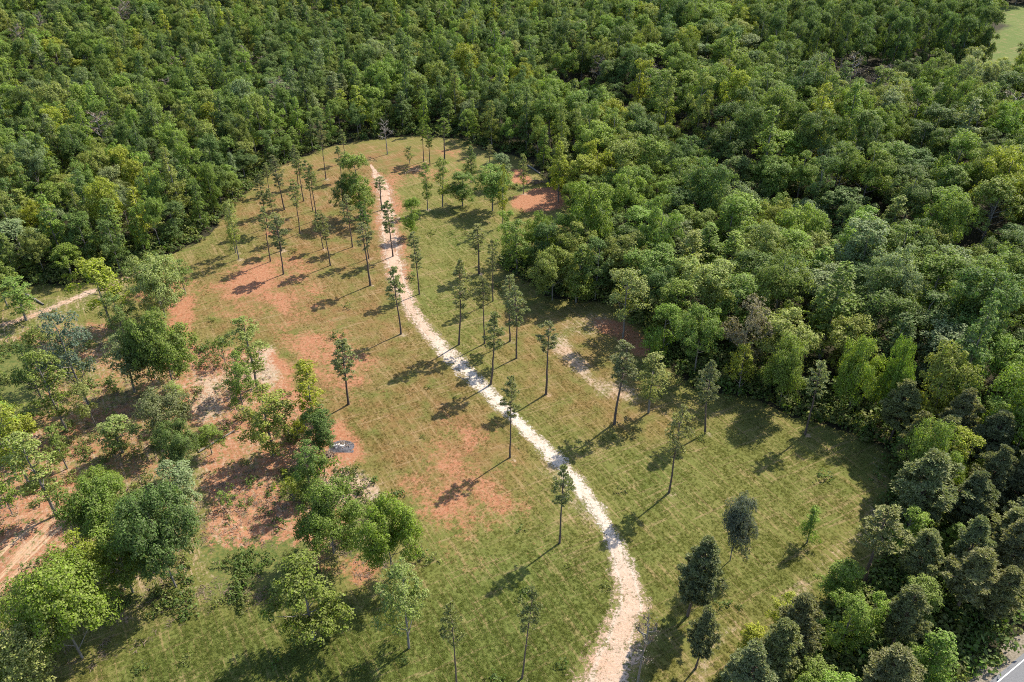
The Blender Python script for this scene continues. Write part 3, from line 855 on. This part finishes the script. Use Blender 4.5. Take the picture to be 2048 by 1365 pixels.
# ------------------------------------------------------------------ ground mesh
plough = soften(zone([[(-200, 1100), (0, 1060), (100, 1030), (165, 1030), (160, 1120), (60, 1195), (0, 1200), (-200, 1260)]], np.zeros_like(xf), 1.0), 2)
plough = np.maximum(plough, soften(zone([[(880, 1110), (960, 1050), (1070, 1000), (1070, 1070), (960, 1110), (905, 1150)]], np.zeros_like(xf), .6), 2))
Z = elev(xf, yf)
nx, ny = len(gx), len(gy)
gul = 0
for pts in ([(470, 1030), (500, 1060), (540, 1070)], [(490, 1000), (515, 1020), (560, 1035)], [(395, 720), (430, 728), (445, 722)], [(400, 738), (440, 742)]):
    d, _ = seg_dist(xf, yf, gp(pts)); gul = gul + .45 * np.exp(-(d / .55) ** 2)
Z = Z - gul
idx = np.arange(nx * ny).reshape(ny, nx)
F = np.stack([idx[:-1, :-1], idx[:-1, 1:], idx[1:, 1:], idx[1:, :-1]], -1).reshape(-1, 4)
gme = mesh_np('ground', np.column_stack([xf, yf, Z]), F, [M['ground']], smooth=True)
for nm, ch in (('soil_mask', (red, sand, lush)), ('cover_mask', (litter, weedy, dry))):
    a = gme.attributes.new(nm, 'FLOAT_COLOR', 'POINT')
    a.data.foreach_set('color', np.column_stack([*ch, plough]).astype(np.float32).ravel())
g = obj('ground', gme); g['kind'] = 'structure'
red_at, sand_at, lush_at, litter_at, weedy_at, dry_at = (sampler(m) for m in (red, sand, lush, litter, weedy, dry))

def ground_z(x, y):
    """height of the ground mesh itself"""
    i = np.clip(np.searchsorted(gx, x) - 1, 0, nx - 2); j = np.clip(np.searchsorted(gy, y) - 1, 0, ny - 2)
    fx = (x - gx[i]) / (gx[i + 1] - gx[i]); fy = (y - gy[j]) / (gy[j + 1] - gy[j])
    zz = Z.reshape(ny, nx)
    return (zz[j, i] * (1 - fx) + zz[j, i + 1] * fx) * (1 - fy) + (zz[j + 1, i] * (1 - fx) + zz[j + 1, i + 1] * fx) * fy

# ------------------------------------------------------------------ the pale track and the dirt lane: ragged sheets of small cells
def cell_sheet(name, line, cell, rough, lift, warm):
    """line: (x, y, half width); keeps the cells inside a noisy outline"""
    L = np.array(line)
    x = np.arange(L[:, 0].min() - 8, L[:, 0].max() + 8, cell); y = np.arange(L[:, 1].min() - 4, L[:, 1].max() + 4, cell)
    XX, YY = np.meshgrid(x, y); fx, fy = XX.ravel(), YY.ravel()
    d, hw = seg_dist(fx, fy, line)
    n1 = fbm(fx, fy, 3.2, 70, 3)
    hw = hw * (1.1 + (n1 - .5) * rough)
    ratio = (d / hw).reshape(XX.shape)
    keep = d < hw
    keep = keep.reshape(XX.shape)
    ids = np.full(XX.shape, -1); f4 = keep[:-1, :-1] & keep[1:, :-1] & keep[:-1, 1:] & keep[1:, 1:]
    use = np.zeros_like(keep)
    use[:-1, :-1] |= f4; use[1:, :-1] |= f4; use[:-1, 1:] |= f4; use[1:, 1:] |= f4
    ids[use] = np.arange(use.sum())
    ux, uy = XX[use], YY[use]
    rim = ratio[use]
    jx = ux + (vnoise(ux * 7, uy * 7, 1.0, 95) - .5) * cell * .6; jy = uy + (vnoise(ux * 7, uy * 7, 1.0, 96) - .5) * cell * .6
    jj, ii = np.nonzero(f4)
    F = np.stack([ids[jj, ii], ids[jj, ii + 1], ids[jj + 1, ii + 1], ids[jj + 1, ii]], -1)
    me = mesh_np(name, np.column_stack([jx, jy, ground_z(jx, jy) + lift]), F, [M['track']], smooth=True)
    a = me.attributes.new('warmth', 'FLOAT', 'POINT')
    a.data.foreach_set('value', np.clip(warm(jx, jy), 0, 1).astype(np.float32))
    a = me.attributes.new('rim', 'FLOAT', 'POINT')
    a.data.foreach_set('value', rim.astype(np.float32))
    o = obj(name, me); o['kind'] = 'structure'
    return o

TRACK_PX = [(742, 330, 6), (754, 352, 22), (768, 378, 36), (774, 430, 44), (782, 500, 52), (796, 560, 46), (828, 630, 38), (878, 690, 42), (930, 742, 42), (985, 792, 38), (1050, 860, 38),
            (1100, 905, 44), (1150, 962, 44), (1192, 1015, 42), (1216, 1062, 36), (1238, 1110, 50), (1258, 1170, 66), (1262, 1215, 78), (1238, 1290, 100), (1208, 1368, 124), (1170, 1460, 150), (1120, 1600, 160)]
track_line = [(*ground(px, py), metres(py, w) / 2) for px, py, w in TRACK_PX]
def warm_track(x, y):
    return sstep(128, 172, y) * .9 + sstep(96, 72, y) * .8 + (fbm(x, y, 6, 97, 2) - .5) * .6
cell_sheet('dirt_track', track_line, .3, .8, .03, warm_track)
LANE_PX = [(-160, 700, 26), (0, 652, 24), (60, 634, 24), (120, 610, 24), (180, 585, 24), (240, 562, 20), (300, 535, 14)]
cell_sheet('dirt_lane', [(*ground(px, py), metres(py, w) / 2) for px, py, w in LANE_PX], .22, .7, .03, lambda x, y: 1.0 + (fbm(x, y, 6, 98, 2) - .5))

# ------------------------------------------------------------------ the paved road in the lower right corner
def strip(name, o0, o1, z, mat, step=4.0, wob=0.0, a=-120, b=260):
    n = int((b - a) / step)
    s = np.linspace(a, b, n)
    k = 5
    V = []
    for j in range(k):
        o = o0 + (o1 - o0) * j / (k - 1)
        ww = (vnoise(s, s * 0, 1.7, 99) - .5) * wob if j == 0 else 0
        V.append(np.column_stack([ROAD_A[0] + rd[0] * s + rn[0] * (o + ww), ROAD_A[1] + rd[1] * s + rn[1] * (o + ww), np.full(n, z)]))
    V = np.concatenate(V)
    F = [(j * n + i, (j + 1) * n + i, (j + 1) * n + i + 1, j * n + i + 1) for j in range(k - 1) for i in range(n - 1)]
    me = mesh_np(name, V, F, [M[mat]])
    ob = obj(name, me); ob['kind'] = 'structure'
    return ob
strip('road_shoulder', -2.6, -.2, .012, 'gravel', .5, 1.6)
road = strip('road', -.55, 7.3, .024, 'asphalt', 2.0, .12)
for o0 in (0.0, 6.6):
    ln = strip('edge_line', o0, o0 + .13, .029, 'line'); ln.parent = road; del ln['kind']
for o0 in (3.2, 3.44):
    ln = strip('centre_line', o0, o0 + .11, .029, 'line'); ln.parent = road; del ln['kind']

# ------------------------------------------------------------------ plant the trees that stand apart
for i, (k, bx, by, ty, w, t, lab) in enumerate(FIELD):
    x, y = ground(bx, by); H = height_of(by, ty)
    plant(k, x, y, H, metres(by, w, H * .75), t, lab, 'trees left standing in the field', i)
for i, (k, bx, by, ty, w, t, lab) in enumerate(GROVE):
    x, y = ground(bx, by); H = height_of(by, ty)
    plant('full' if k == 'round' else k, x, y, H, metres(by, w, H * .7) * (1.18 if k == 'round' else 1.26), t, lab, 'trees of the thinned grove', i)
for i, (k, bx, by, ty, w, t, lab) in enumerate(EDGE):
    x, y = ground(bx, by); H = height_of(by, ty)
    plant('full' if k == 'round' else k, x, y, H, metres(by, w, H * .7) * 1.12, t, lab, 'trees along the edge of the woods', i)

# ------------------------------------------------------------------ the woods
taken = [ground(r[1], r[2]) for r in EDGE]
cell_g = {}
def free(x, y, r):
    ci, cj = int(x // 8), int(y // 8)
    for a in range(ci - 1, ci + 2):
        for b in range(cj - 1, cj + 2):
            for (qx, qy, qr) in cell_g.get((a, b), ()):
                if (qx - x) ** 2 + (qy - y) ** 2 < (.5 * (qr + r)) ** 2: return False
    return True
def put(x, y, r): cell_g.setdefault((int(x // 8), int(y // 8)), []).append((x, y, r))
for (x, y) in taken: put(x, y, 5.5)

NC = 130000
cy_ = 55 + (830 - 55) * rng.random(NC) ** .62
cx_ = (rng.random(NC) * 2 - 1) * (60 + .78 * cy_)
ppx, ppy, pd = project(cx_, cy_, 8.0)
ok = (ppx > -260) & (ppx < 2400) & (ppy < 1560) & (cy_ < 800)
out = clear_sd(cx_, cy_)
ok &= (out > 1.2) & ~in_poly(cx_, cy_, MEADOW) & ~in_poly(cx_, cy_, GAP) & (road_off(cx_, cy_) < -4.5)
cx_, cy_, ppx, ppy, pd, out = (a[ok] for a in (cx_, cy_, ppx, ppy, pd, out))
nz = fbm(cx_, cy_, 45, 120, 2)
dens_right = sstep(-10, 40, cx_ - (cy_ - 200) * .12)
woods = []
for i in range(len(cx_)):
    x, y = cx_[i], cy_[i]
    rs = 6.0 + 2.1 * dens_right[i] + (nz[i] - .5) * 1.6 + (rng.random() - .4) * 1.6
    if x > 18 and y < 118 and ppx[i] > 1380: rs = 4.2
    if out[i] < 5: rs = max(3.6, rs - 1.4)
    if not free(x, y, rs): continue
    put(x, y, rs)
    woods.append((x, y, rs, ppx[i], ppy[i], pd[i], nz[i], dens_right[i], out[i]))
print('woods', len(woods))

SHAPE_WORD = {'round': 'rounded', 'cone': 'pointed', 'lobed': 'lumpy', 'loose': 'loose', 'thick_pine': 'bushy', 'bare': 'half-bare', 'airy': 'slim'}
TINT_WORD = {'mid': 'green', 'dark': 'dark green', 'yellow': 'yellow-green', 'sage': 'grey-green', 'olive': 'olive', 'pine': 'dull green', 'pale': 'pale green', 'grey': 'grey-brown', 'fresh': 'bright green', 'pinedark': 'dark'}
LANDMARKS = [('the far end of the track', 770, 330), ('the grey-brown half-bare crown', 1476, 740), ('the red soil opening', 1080, 390), ('the paved road', 1960, 1290),
             ('the dirt lane', 180, 580), ('the left field corner', 400, 480), ('the leaning corner pine', 1726, 1172), ('the pale loose edge tree', 1246, 675),
             ('the big greyish-olive corner tree', 1850, 880), ('the olive rounded edge crown', 1105, 600), ('the far left field bend', 560, 325), ('the shadowed tall stand', 1750, 190)]
LM = [(n, *ground(px, py)) for n, px, py in LANDMARKS]

def choose(w):
    x, y, rs, px, py, dpt, n, right, o = w
    u, v = random.random(), random.random()
    if x > 18 and y < 118 and px > 1380:                       # pines by the road
        kind = 'thick_pine' if u < .62 else 'lobed' if u < .85 else 'cone'
        tint = ('pine' if v < .6 else 'pinedark') if kind == 'thick_pine' else ('fresh' if v < .75 else 'mid')
        H = random.uniform(12.5, 17.5) if kind == 'thick_pine' else random.uniform(7, 12)
        Wd = random.uniform(5.2, 7.4)
        return kind, tint, H, Wd
    if right > .5: kind = 'round' if u < .52 else 'lobed' if u < .86 else 'cone' if u < .95 else 'loose' if u < .985 else 'bare'
    else: kind = 'cone' if u < .40 else 'lobed' if u < .72 else 'round' if u < .95 else 'loose' if u < .985 else 'bare'
    vv = v + (n - .5) * .5
    tint = 'dark' if vv < .27 else 'mid' if vv < .62 else 'sage' if vv < .70 else 'fresh' if vv < .83 else 'olive' if vv < .93 else 'yellow' if vv < 1.02 else 'pale'
    if kind == 'bare': tint = 'grey'
    base = 15.5 + 4.2 * right
    H = base * random.uniform(.72, 1.3) + (n - .5) * 8
    if kind == 'cone': H *= 1.12
    if o < 6: H *= .82
    Wd = rs * random.uniform(1.28, 1.85) * (1.0 if kind != 'cone' else .82)
    if in_poly(np.array([x]), np.array([y]), [(110, 334), (150, 348), (196, 358), (230, 370), (250, 420), (150, 400), (105, 375)])[0]:
        H = random.uniform(22, 27); tint = 'dark'; kind = 'lobed'; Wd = random.uniform(8, 11)  # tall stand: shade of its near face put into the leaf colour
    return kind, tint, H, Wd

woods.sort(key=lambda w: w[5])
single, mass = [], []
for w in woods:
    vis = -10 < w[3] < 2058 and -5 < w[4] < 1380
    spec = choose(w)
    if vis and len(single) < 250: single.append((w, spec))
    else: mass.append((w, spec))

ORD = ['closest', 'second closest', 'third closest', 'fourth closest', 'fifth closest', 'sixth closest', 'seventh closest', 'eighth closest', 'ninth closest', 'tenth closest', 'eleventh closest', 'twelfth closest',
       'thirteenth closest', 'fourteenth closest', 'fifteenth closest', 'sixteenth closest', 'seventeenth closest', 'eighteenth closest', 'nineteenth closest', 'twentieth closest']
buckets = {}
for w, s in single:
    d = [math.hypot(w[0] - lx, w[1] - ly) for _, lx, ly in LM]
    j = int(np.argmin(d)); dx, dy = w[0] - LM[j][1], w[1] - LM[j][2]
    side = ('right of' if dx > 0 else 'left of') if abs(dx) > abs(dy) else ('behind' if dy > 0 else 'in front of')
    buckets.setdefault((s[0], s[1], side, LM[j][0]), []).append((d[j], w, s))
for (kind, tint, side, lm), lst in buckets.items():
    lst.sort(key=lambda q: q[0])
    for i, (_, w, s) in enumerate(lst):
        noun = 'pine' if kind == 'thick_pine' else 'tree'
        start = '%s %s %s %s %s' % (TINT_WORD[tint], SHAPE_WORD[kind], noun, side, lm)
        lab = start if len(lst) == 1 else start + ', ' + ORD[min(i, 19)] + ' such'
        plant(kind, w[0], w[1], s[2], s[3], tint, lab, 'roadside pines' if noun == 'pine' else 'nearer trees of the woods')

# the rest of the woods reads as one mass
def proto_collection(name, items):
    col = bpy.data.collections.new(name)
    for i, me in enumerate(items):
        o = bpy.data.objects.new('%s_%02d' % (name, i), me); col.objects.link(o)
    return col

def merged(tr, cr, name):
    """one mesh of trunk and crown with two materials"""
    nv = len(tr.vertices); a = np.empty(nv * 3, np.float32); tr.vertices.foreach_get('co', a)
    nv2 = len(cr.vertices); b = np.empty(nv2 * 3, np.float32); cr.vertices.foreach_get('co', b)
    fa = np.empty(len(tr.loops), np.int32); tr.loops.foreach_get('vertex_index', fa)
    fb = np.empty(len(cr.loops), np.int32); cr.loops.foreach_get('vertex_index', fb)
    mi = np.zeros(len(cr.polygons), np.int32); cr.polygons.foreach_get('material_index', mi)
    F = np.concatenate([fa.reshape(-1, 4), fb.reshape(-1, 4) + nv])
    return mesh_np(name, np.concatenate([a, b]).reshape(-1, 3), F, [tr.materials[0]] + list(cr.materials),
                   np.concatenate([np.zeros(len(fa) // 4, np.int32), mi + 1]))

def scatter(name, pts, rotz, scl, index, tint, col):
    me = bpy.data.meshes.new(name)
    n = len(pts)
    me.vertices.add(n); me.vertices.foreach_set('co', np.asarray(pts, np.float32).ravel())
    for an, typ, key, data in (('turn', 'FLOAT_VECTOR', 'vector', np.column_stack([np.zeros(n), np.zeros(n), rotz])), ('size', 'FLOAT_VECTOR', 'vector', np.asarray(scl)),
                               ('pick', 'INT', 'value', np.asarray(index)), ('leaf_tint', 'FLOAT_VECTOR', 'vector', np.asarray(tint))):
        a = me.attributes.new(an, typ, 'POINT')
        a.data.foreach_set(key, np.ascontiguousarray(data, np.int32 if typ == 'INT' else np.float32).ravel())
    o = obj(name, me)
    ng = bpy.data.node_groups.new(name + '_scatter', 'GeometryNodeTree')
    ng.interface.new_socket('Geometry', in_out='INPUT', socket_type='NodeSocketGeometry')
    ng.interface.new_socket('Geometry', in_out='OUTPUT', socket_type='NodeSocketGeometry')
    gi = ng.nodes.new('NodeGroupInput'); go = ng.nodes.new('NodeGroupOutput')
    ip = ng.nodes.new('GeometryNodeInstanceOnPoints')
    ci = ng.nodes.new('GeometryNodeCollectionInfo')
    ci.inputs['Collection'].default_value = col
    ci.inputs['Separate Children'].default_value = True
    ci.inputs['Reset Children'].default_value = True
    def attr(nm, t):
        a = ng.nodes.new('GeometryNodeInputNamedAttribute'); a.data_type = t; a.inputs[0].default_value = nm
        return a.outputs[0]
    er = ng.nodes.new('FunctionNodeEulerToRotation')
    ng.links.new(attr('turn', 'FLOAT_VECTOR'), er.inputs[0])
    ng.links.new(gi.outputs[0], ip.inputs['Points'])
    ng.links.new(ci.outputs[0], ip.inputs['Instance'])
    ip.inputs['Pick Instance'].default_value = True
    ng.links.new(attr('pick', 'INT'), ip.inputs['Instance Index'])
    ng.links.new(er.outputs[0], ip.inputs['Rotation'])
    ng.links.new(attr('size', 'FLOAT_VECTOR'), ip.inputs['Scale'])
    ng.links.new(ip.outputs[0], go.inputs[0])
    md = o.modifiers.new('scatter', 'NODES'); md.node_group = ng
    o['kind'] = 'stuff'
    return o

flat = []; first = {}
for kind in ('round', 'cone', 'lobed', 'loose', 'thick_pine', 'bare', 'airy'):
    first[kind] = len(flat)
    for v, (tr, cr, h0, w0) in enumerate(K[kind]): flat.append((merged(tr, cr, 'mass_%s%d' % (kind, v)), h0, w0))
tree_col = proto_collection('mass_tree', [f[0] for f in flat])
P_, R_, S_, I_, T_ = [], [], [], [], []
mx = np.array([w[0] for w, s in mass]); my = np.array([w[1] for w, s in mass]); mz = elev(mx, my)
for q, (w, (kind, tint, H, Wd)) in enumerate(mass):
    i = first[kind] + random.randrange(len(K[kind]))
    _, h0, w0 = flat[i]
    P_.append((w[0], w[1], mz[q] - .1)); R_.append(random.uniform(0, 6.28)); S_.append((Wd / w0, Wd / w0, H / h0)); I_.append(i)
    t = TINT[tint]; k = random.uniform(.85, 1.15)
    T_.append((t[0] * k * random.uniform(.93, 1.07), t[1] * k, t[2] * k))
o = scatter('forest', P_, np.array(R_), S_, I_, T_, tree_col)
o['label'] = 'continuous mixed green woods stretching back behind the clearing'; o['category'] = 'woods'

# ------------------------------------------------------------------ grass, weeds and undergrowth
def tuft_mesh(name, seed, n, rad, h, wid, lean):
    rg = np.random.default_rng(seed)
    a = rg.uniform(0, 6.28, n); r = rad * np.sqrt(rg.random(n))
    b = np.column_stack([r * np.cos(a), r * np.sin(a), np.zeros(n) - .02])
    d = np.column_stack([rg.normal(size=n) * lean, rg.normal(size=n) * lean, np.ones(n)])
    hh = h * rg.uniform(.55, 1.25, n)[:, None]
    s = unit(np.column_stack([rg.normal(size=n), rg.normal(size=n), np.zeros(n)])) * wid
    mid = b + d * hh * .55
    tip = b + d * hh + np.column_stack([rg.normal(size=(n, 2)) * .1 * h, np.zeros(n)])
    V = np.stack([b - s, mid + s * .9, tip, mid - s * .9], 1).reshape(-1, 3)
    return mesh_np(name, V, np.arange(4 * n, dtype=np.int32).reshape(n, 4), [M['blade']])

tufts = proto_collection('tuft', [tuft_mesh('tuft%d' % i, 700 + i, 16, .28, .20, .024, .5) for i in range(4)])
NG = 640000
gyr = 56 + (250 - 56) * rng.random(NG) ** 1.25
gxr = (rng.random(NG) * 2 - 1) * (22 + .66 * gyr)
qx, qy, _ = project(gxr, gyr, 0)
inn = in_poly(gxr, gyr, CLEAR)
rd_, sd_, lu_, li_, we_, dr_ = (f(gxr, gyr) for f in (red_at, sand_at, lush_at, litter_at, weedy_at, dry_at))
td, th = seg_dist(gxr, gyr, track_line)
pn = fbm(gxr, gyr, 2.6, 130, 3)
prob = np.clip(1.0 - 1.1 * rd_ - 1.1 * sd_ - 1.0 * li_ - .45 * we_, .02, 1) * (.35 + .65 * sstep(.3, .6, pn + .25 * lu_)) * np.where(td < th * .95, .03, 1)
cr_ = gxr * math.cos(R(-30)) - gyr * math.sin(R(-30)); al_ = gxr * math.sin(R(-30)) + gyr * math.cos(R(-30))
cr_ = cr_ + (fbm(gxr, gyr, 18, 190, 2) - .5) * 5
row = fbm(cr_ * 2.1, al_ * .10, 1.0, 180, 3)
prob = prob * (1 - (.68 - .42 * np.clip(lu_, 0, 1)) * sstep(.47, .60, row))
keep = inn & (qx > -40) & (qx < 2090) & (qy < 1400) & (rng.random(NG) < prob)
gxr, gyr, lu_, dr_ = gxr[keep], gyr[keep], lu_[keep], dr_[keep]
n = len(gxr); print('tufts', n)
base = np.array([.130, .155, .036]); dryc = np.array([.205, .136, .054]); luc = np.array([.120, .178, .040])
m1 = fbm(gxr, gyr, 11, 140, 3)[:, None]
tc = base * (1 - m1) + np.array([.205, .180, .055]) * m1
tc = tc * (1 - .65 * dr_[:, None]) + dryc * .65 * dr_[:, None]
tc = tc * (1 - .8 * lu_[:, None]) + luc * .8 * lu_[:, None]
tc = tc * rng.uniform(.78, 1.14, (n, 1))
sc_ = (.52 + .22 * lu_ + rng.uniform(-.15, .3, n))[:, None] * np.array([[1, 1, 1.0]])
o = scatter('grass', np.column_stack([gxr, gyr, ground_z(gxr, gyr)]), rng.uniform(0, 6.28, n), sc_, rng.integers(0, 4, n), tc, tufts)

def weed_mesh(name, seed, n, rad, leaf):
    rg = np.random.default_rng(seed)
    cc = np.column_stack([rg.normal(size=(7, 2)) * rad * .5, np.abs(rg.normal(size=7)) * rad * .35 + .1])
    V, F = clump_leaves(cc, rg.uniform(.3, .55, 7) * rad, n, leaf, rg, np.zeros(3), -.2)
    return mesh_np(name, V, F, [M['leaf']])
weeds = proto_collection('weed', [weed_mesh('weed%d' % i, 730 + i, 150, .75, .20) for i in range(4)])
NW = 60000
wyr = 56 + (330 - 56) * rng.random(NW) ** 1.2; wxr = (rng.random(NW) * 2 - 1) * (24 + .68 * wyr)
qx, qy, _ = project(wxr, wyr, 0)
inn = in_poly(wxr, wyr, CLEAR); od = clear_sd(wxr, wyr)
wd = we_w = weedy_at(wxr, wyr)
pn = fbm(wxr, wyr, 5.0, 150, 3)
de, _ = seg_dist(wxr, wyr, CLEAR, True)
prob = np.where(inn, np.clip((wd - .2) * 1.5, 0, 1) * sstep(.50, .66, pn) * .9 + np.clip(1 - de / 3.0, 0, 1) * .22 + .004, np.clip(1.0 - od / 25, .18, 1) * .5)
lane_d, lane_w = seg_dist(wxr, wyr, [(*ground(px, py), metres(py, w) / 2) for px, py, w in LANE_PX])
td, th = seg_dist(wxr, wyr, track_line)
keep = (rng.random(NW) < prob) & (qx > -60) & (qx < 2110) & (qy < 1420) & (road_off(wxr, wyr) < -2.2) & (td > th + .6) & (lane_d > lane_w + .4)
wxr, wyr, od, inn = wxr[keep], wyr[keep], od[keep], inn[keep]
n = len(wxr); print('weeds', n)
tcol = np.where(rng.random((n, 1)) < .6, np.array([[.085, .125, .032]]), np.array([[.14, .16, .045]])) * rng.uniform(.75, 1.25, (n, 1))
ws = np.where(inn, rng.uniform(.4, 1.7, n) ** 1.3, rng.uniform(1.2, 3.6, n))[:, None] * np.array([[1, 1, 1.0]])
o = scatter('undergrowth', np.column_stack([wxr, wyr, elev(wxr, wyr) - .03]), rng.uniform(0, 6.28, n), ws, rng.integers(0, 4, n), tcol, weeds)

def twig_mesh(name, seed):
    rg = np.random.default_rng(seed); parts = []
    for k in range(7):
        d = unit(np.array([rg.normal(), rg.normal(), rg.uniform(-.05, .3)])); L = rg.uniform(.3, 1.3)
        c = np.array([rg.normal() * .4, rg.normal() * .4, .06 + .1 * rg.random()])
        parts.append(tube([c - d * L / 2, c + rg.normal(size=3) * .05, c + d * L / 2], [.045, .035, .015], 4))
    V, F = join(parts)
    return mesh_np(name, V, F, [M['twig']], smooth=True)
twigs_col = proto_collection('twigs', [twig_mesh('twigs%d' % i, 760 + i) for i in range(4)])
NB = 26000
byr = 60 + 120 * rng.random(NB) ** 1.1; bxr = -95 + 100 * rng.random(NB)
wv = weedy_at(bxr, byr)
keep = (rng.random(NB) < np.clip((wv - .25) * 1.6, 0, .5) * sstep(.42, .62, fbm(bxr, byr, 6, 170, 3))) & in_poly(bxr, byr, CLEAR)
bxr, byr = bxr[keep], byr[keep]; n = len(bxr); print('brushwood', n)
o = scatter('brushwood_litter', np.column_stack([bxr, byr, ground_z(bxr, byr)]), rng.uniform(0, 6.28, n), rng.uniform(.35, 1.0, n)[:, None] * np.ones((1, 3)), rng.integers(0, 4, n), np.full((n, 3), .15), twigs_col)

# ------------------------------------------------------------------ debris heap, brush, logs
def ico(seed, rad, squash, jag):
    import bmesh
    rg = np.random.default_rng(seed)
    bm = bmesh.new(); bmesh.ops.create_icosphere(bm, subdivisions=1, radius=rad)
    for v in bm.verts:
        v.co *= 1 + rg.normal() * jag; v.co.z *= squash
    me = bpy.data.meshes.new('stone'); bm.to_mesh(me); bm.free()
    return me
hx, hy = ground(684, 893)
e = bpy.data.objects.new('debris_heap', None); C.objects.link(e); e.location = (hx, hy, float(elev(hx, hy)))
e['label'] = 'heap of grey ash, pale stones and burnt branches on red soil'; e['category'] = 'debris heap'
a = np.linspace(-2.4, 2.4, 25); AX, AY = np.meshgrid(a, a * .72); ax, ay = AX.ravel(), AY.ravel()
rr = np.hypot(ax / 2.4, ay / 1.72)
hz = np.clip(1 - rr ** 2, 0, 1) * (.35 + .55 * fbm(ax, ay, .9, 160, 3)) - .05
ii = np.arange(625).reshape(25, 25)
obj('ash_mound', mesh_np('ash_mound', np.column_stack([ax, ay, hz]), np.stack([ii[:-1, :-1], ii[:-1, 1:], ii[1:, 1:], ii[1:, :-1]], -1).reshape(-1, 4), [M['ash']], smooth=True), None, e)
for i in range(20):
    t = rng.uniform(0, 6.28); r = rng.uniform(0, 1.5)
    me = ico(800 + i, rng.uniform(.13, .30), .75, .12); me.materials.append(M['stone'])
    s = obj('stone', me, None, e); s.location = (r * math.cos(t) - .2, r * .6 * math.sin(t) - .2, .42 - .12 * r)
for i in range(26):
    t = rng.uniform(0, 6.28); r = rng.uniform(0, 1.7); L = rng.uniform(.8, 2.2)
    d = np.array([math.cos(rng.uniform(0, 6.28)), math.sin(rng.uniform(0, 6.28)), rng.uniform(-.15, .35)])
    c = np.array([r * math.cos(t) + .3, r * .65 * math.sin(t) + .25, .45])
    V, F = tube([c - d * L / 2, c + rng.normal(size=3) * .06, c + d * L / 2], [.06, .045, .02], 5)
    obj('branch', mesh_np('branch', V, F, [M['twig']], smooth=True), None, e)

def brush(px, py, size, label, seed):
    rg = np.random.default_rng(seed)
    x, y = ground(px, py)
    e = bpy.data.objects.new('brush_pile', None); C.objects.link(e); e.location = (x, y, float(elev(x, y)))
    e['label'] = label; e['category'] = 'brush pile'
    for i in range(34):
        d = unit(np.array([rg.normal(), rg.normal() * .7, rg.uniform(-.25, .5)])); L = size * rg.uniform(.4, 1.0)
        c = np.array([rg.normal() * size * .28, rg.normal() * size * .16, size * .14 * rg.uniform(.3, 1.5)])
        V, F = tube([c - d * L / 2, c + rg.normal(size=3) * .1, c + d * L / 2], [.08, .06, .02], 5)
        obj('branch', mesh_np('branch', V, F, [M['twig']], smooth=True), None, e)
brush(826, 346, 4.2, 'dark tangle of cut branches beyond the end of the track', 901)
brush(1072, 366, 5.0, 'dark tangle of cut branches in the red soil opening', 902)
brush(655, 912, 2.6, 'small scatter of cut branches beside the debris heap', 903)
def log(px0, py0, px1, py1, r, label):
    p, q = np.array([*ground(px0, py0), 0]), np.array([*ground(px1, py1), 0])
    c = (p + q) / 2; c[2] = float(elev(c[0], c[1])) + r * .8
    d = (q - p) / 2
    V, F = tube([-d, -d * .3 + np.array([0, 0, .08]), d * .4, d], [r, r * .95, r * .8, r * .55], 8)
    o = obj('fallen_log', mesh_np('fallen_log', V, F, [M['bark']], smooth=True)); o.location = c
    o['label'] = label; o['category'] = 'log'
log(52, 590, 88, 611, .28, 'dark fallen log lying beyond the dirt lane')
log(1056, 332, 1086, 352, .30, 'fallen trunk lying at the back of the red soil opening')
log(398, 905, 470, 862, .20, 'thin felled trunk on the weedy slope of the grove')
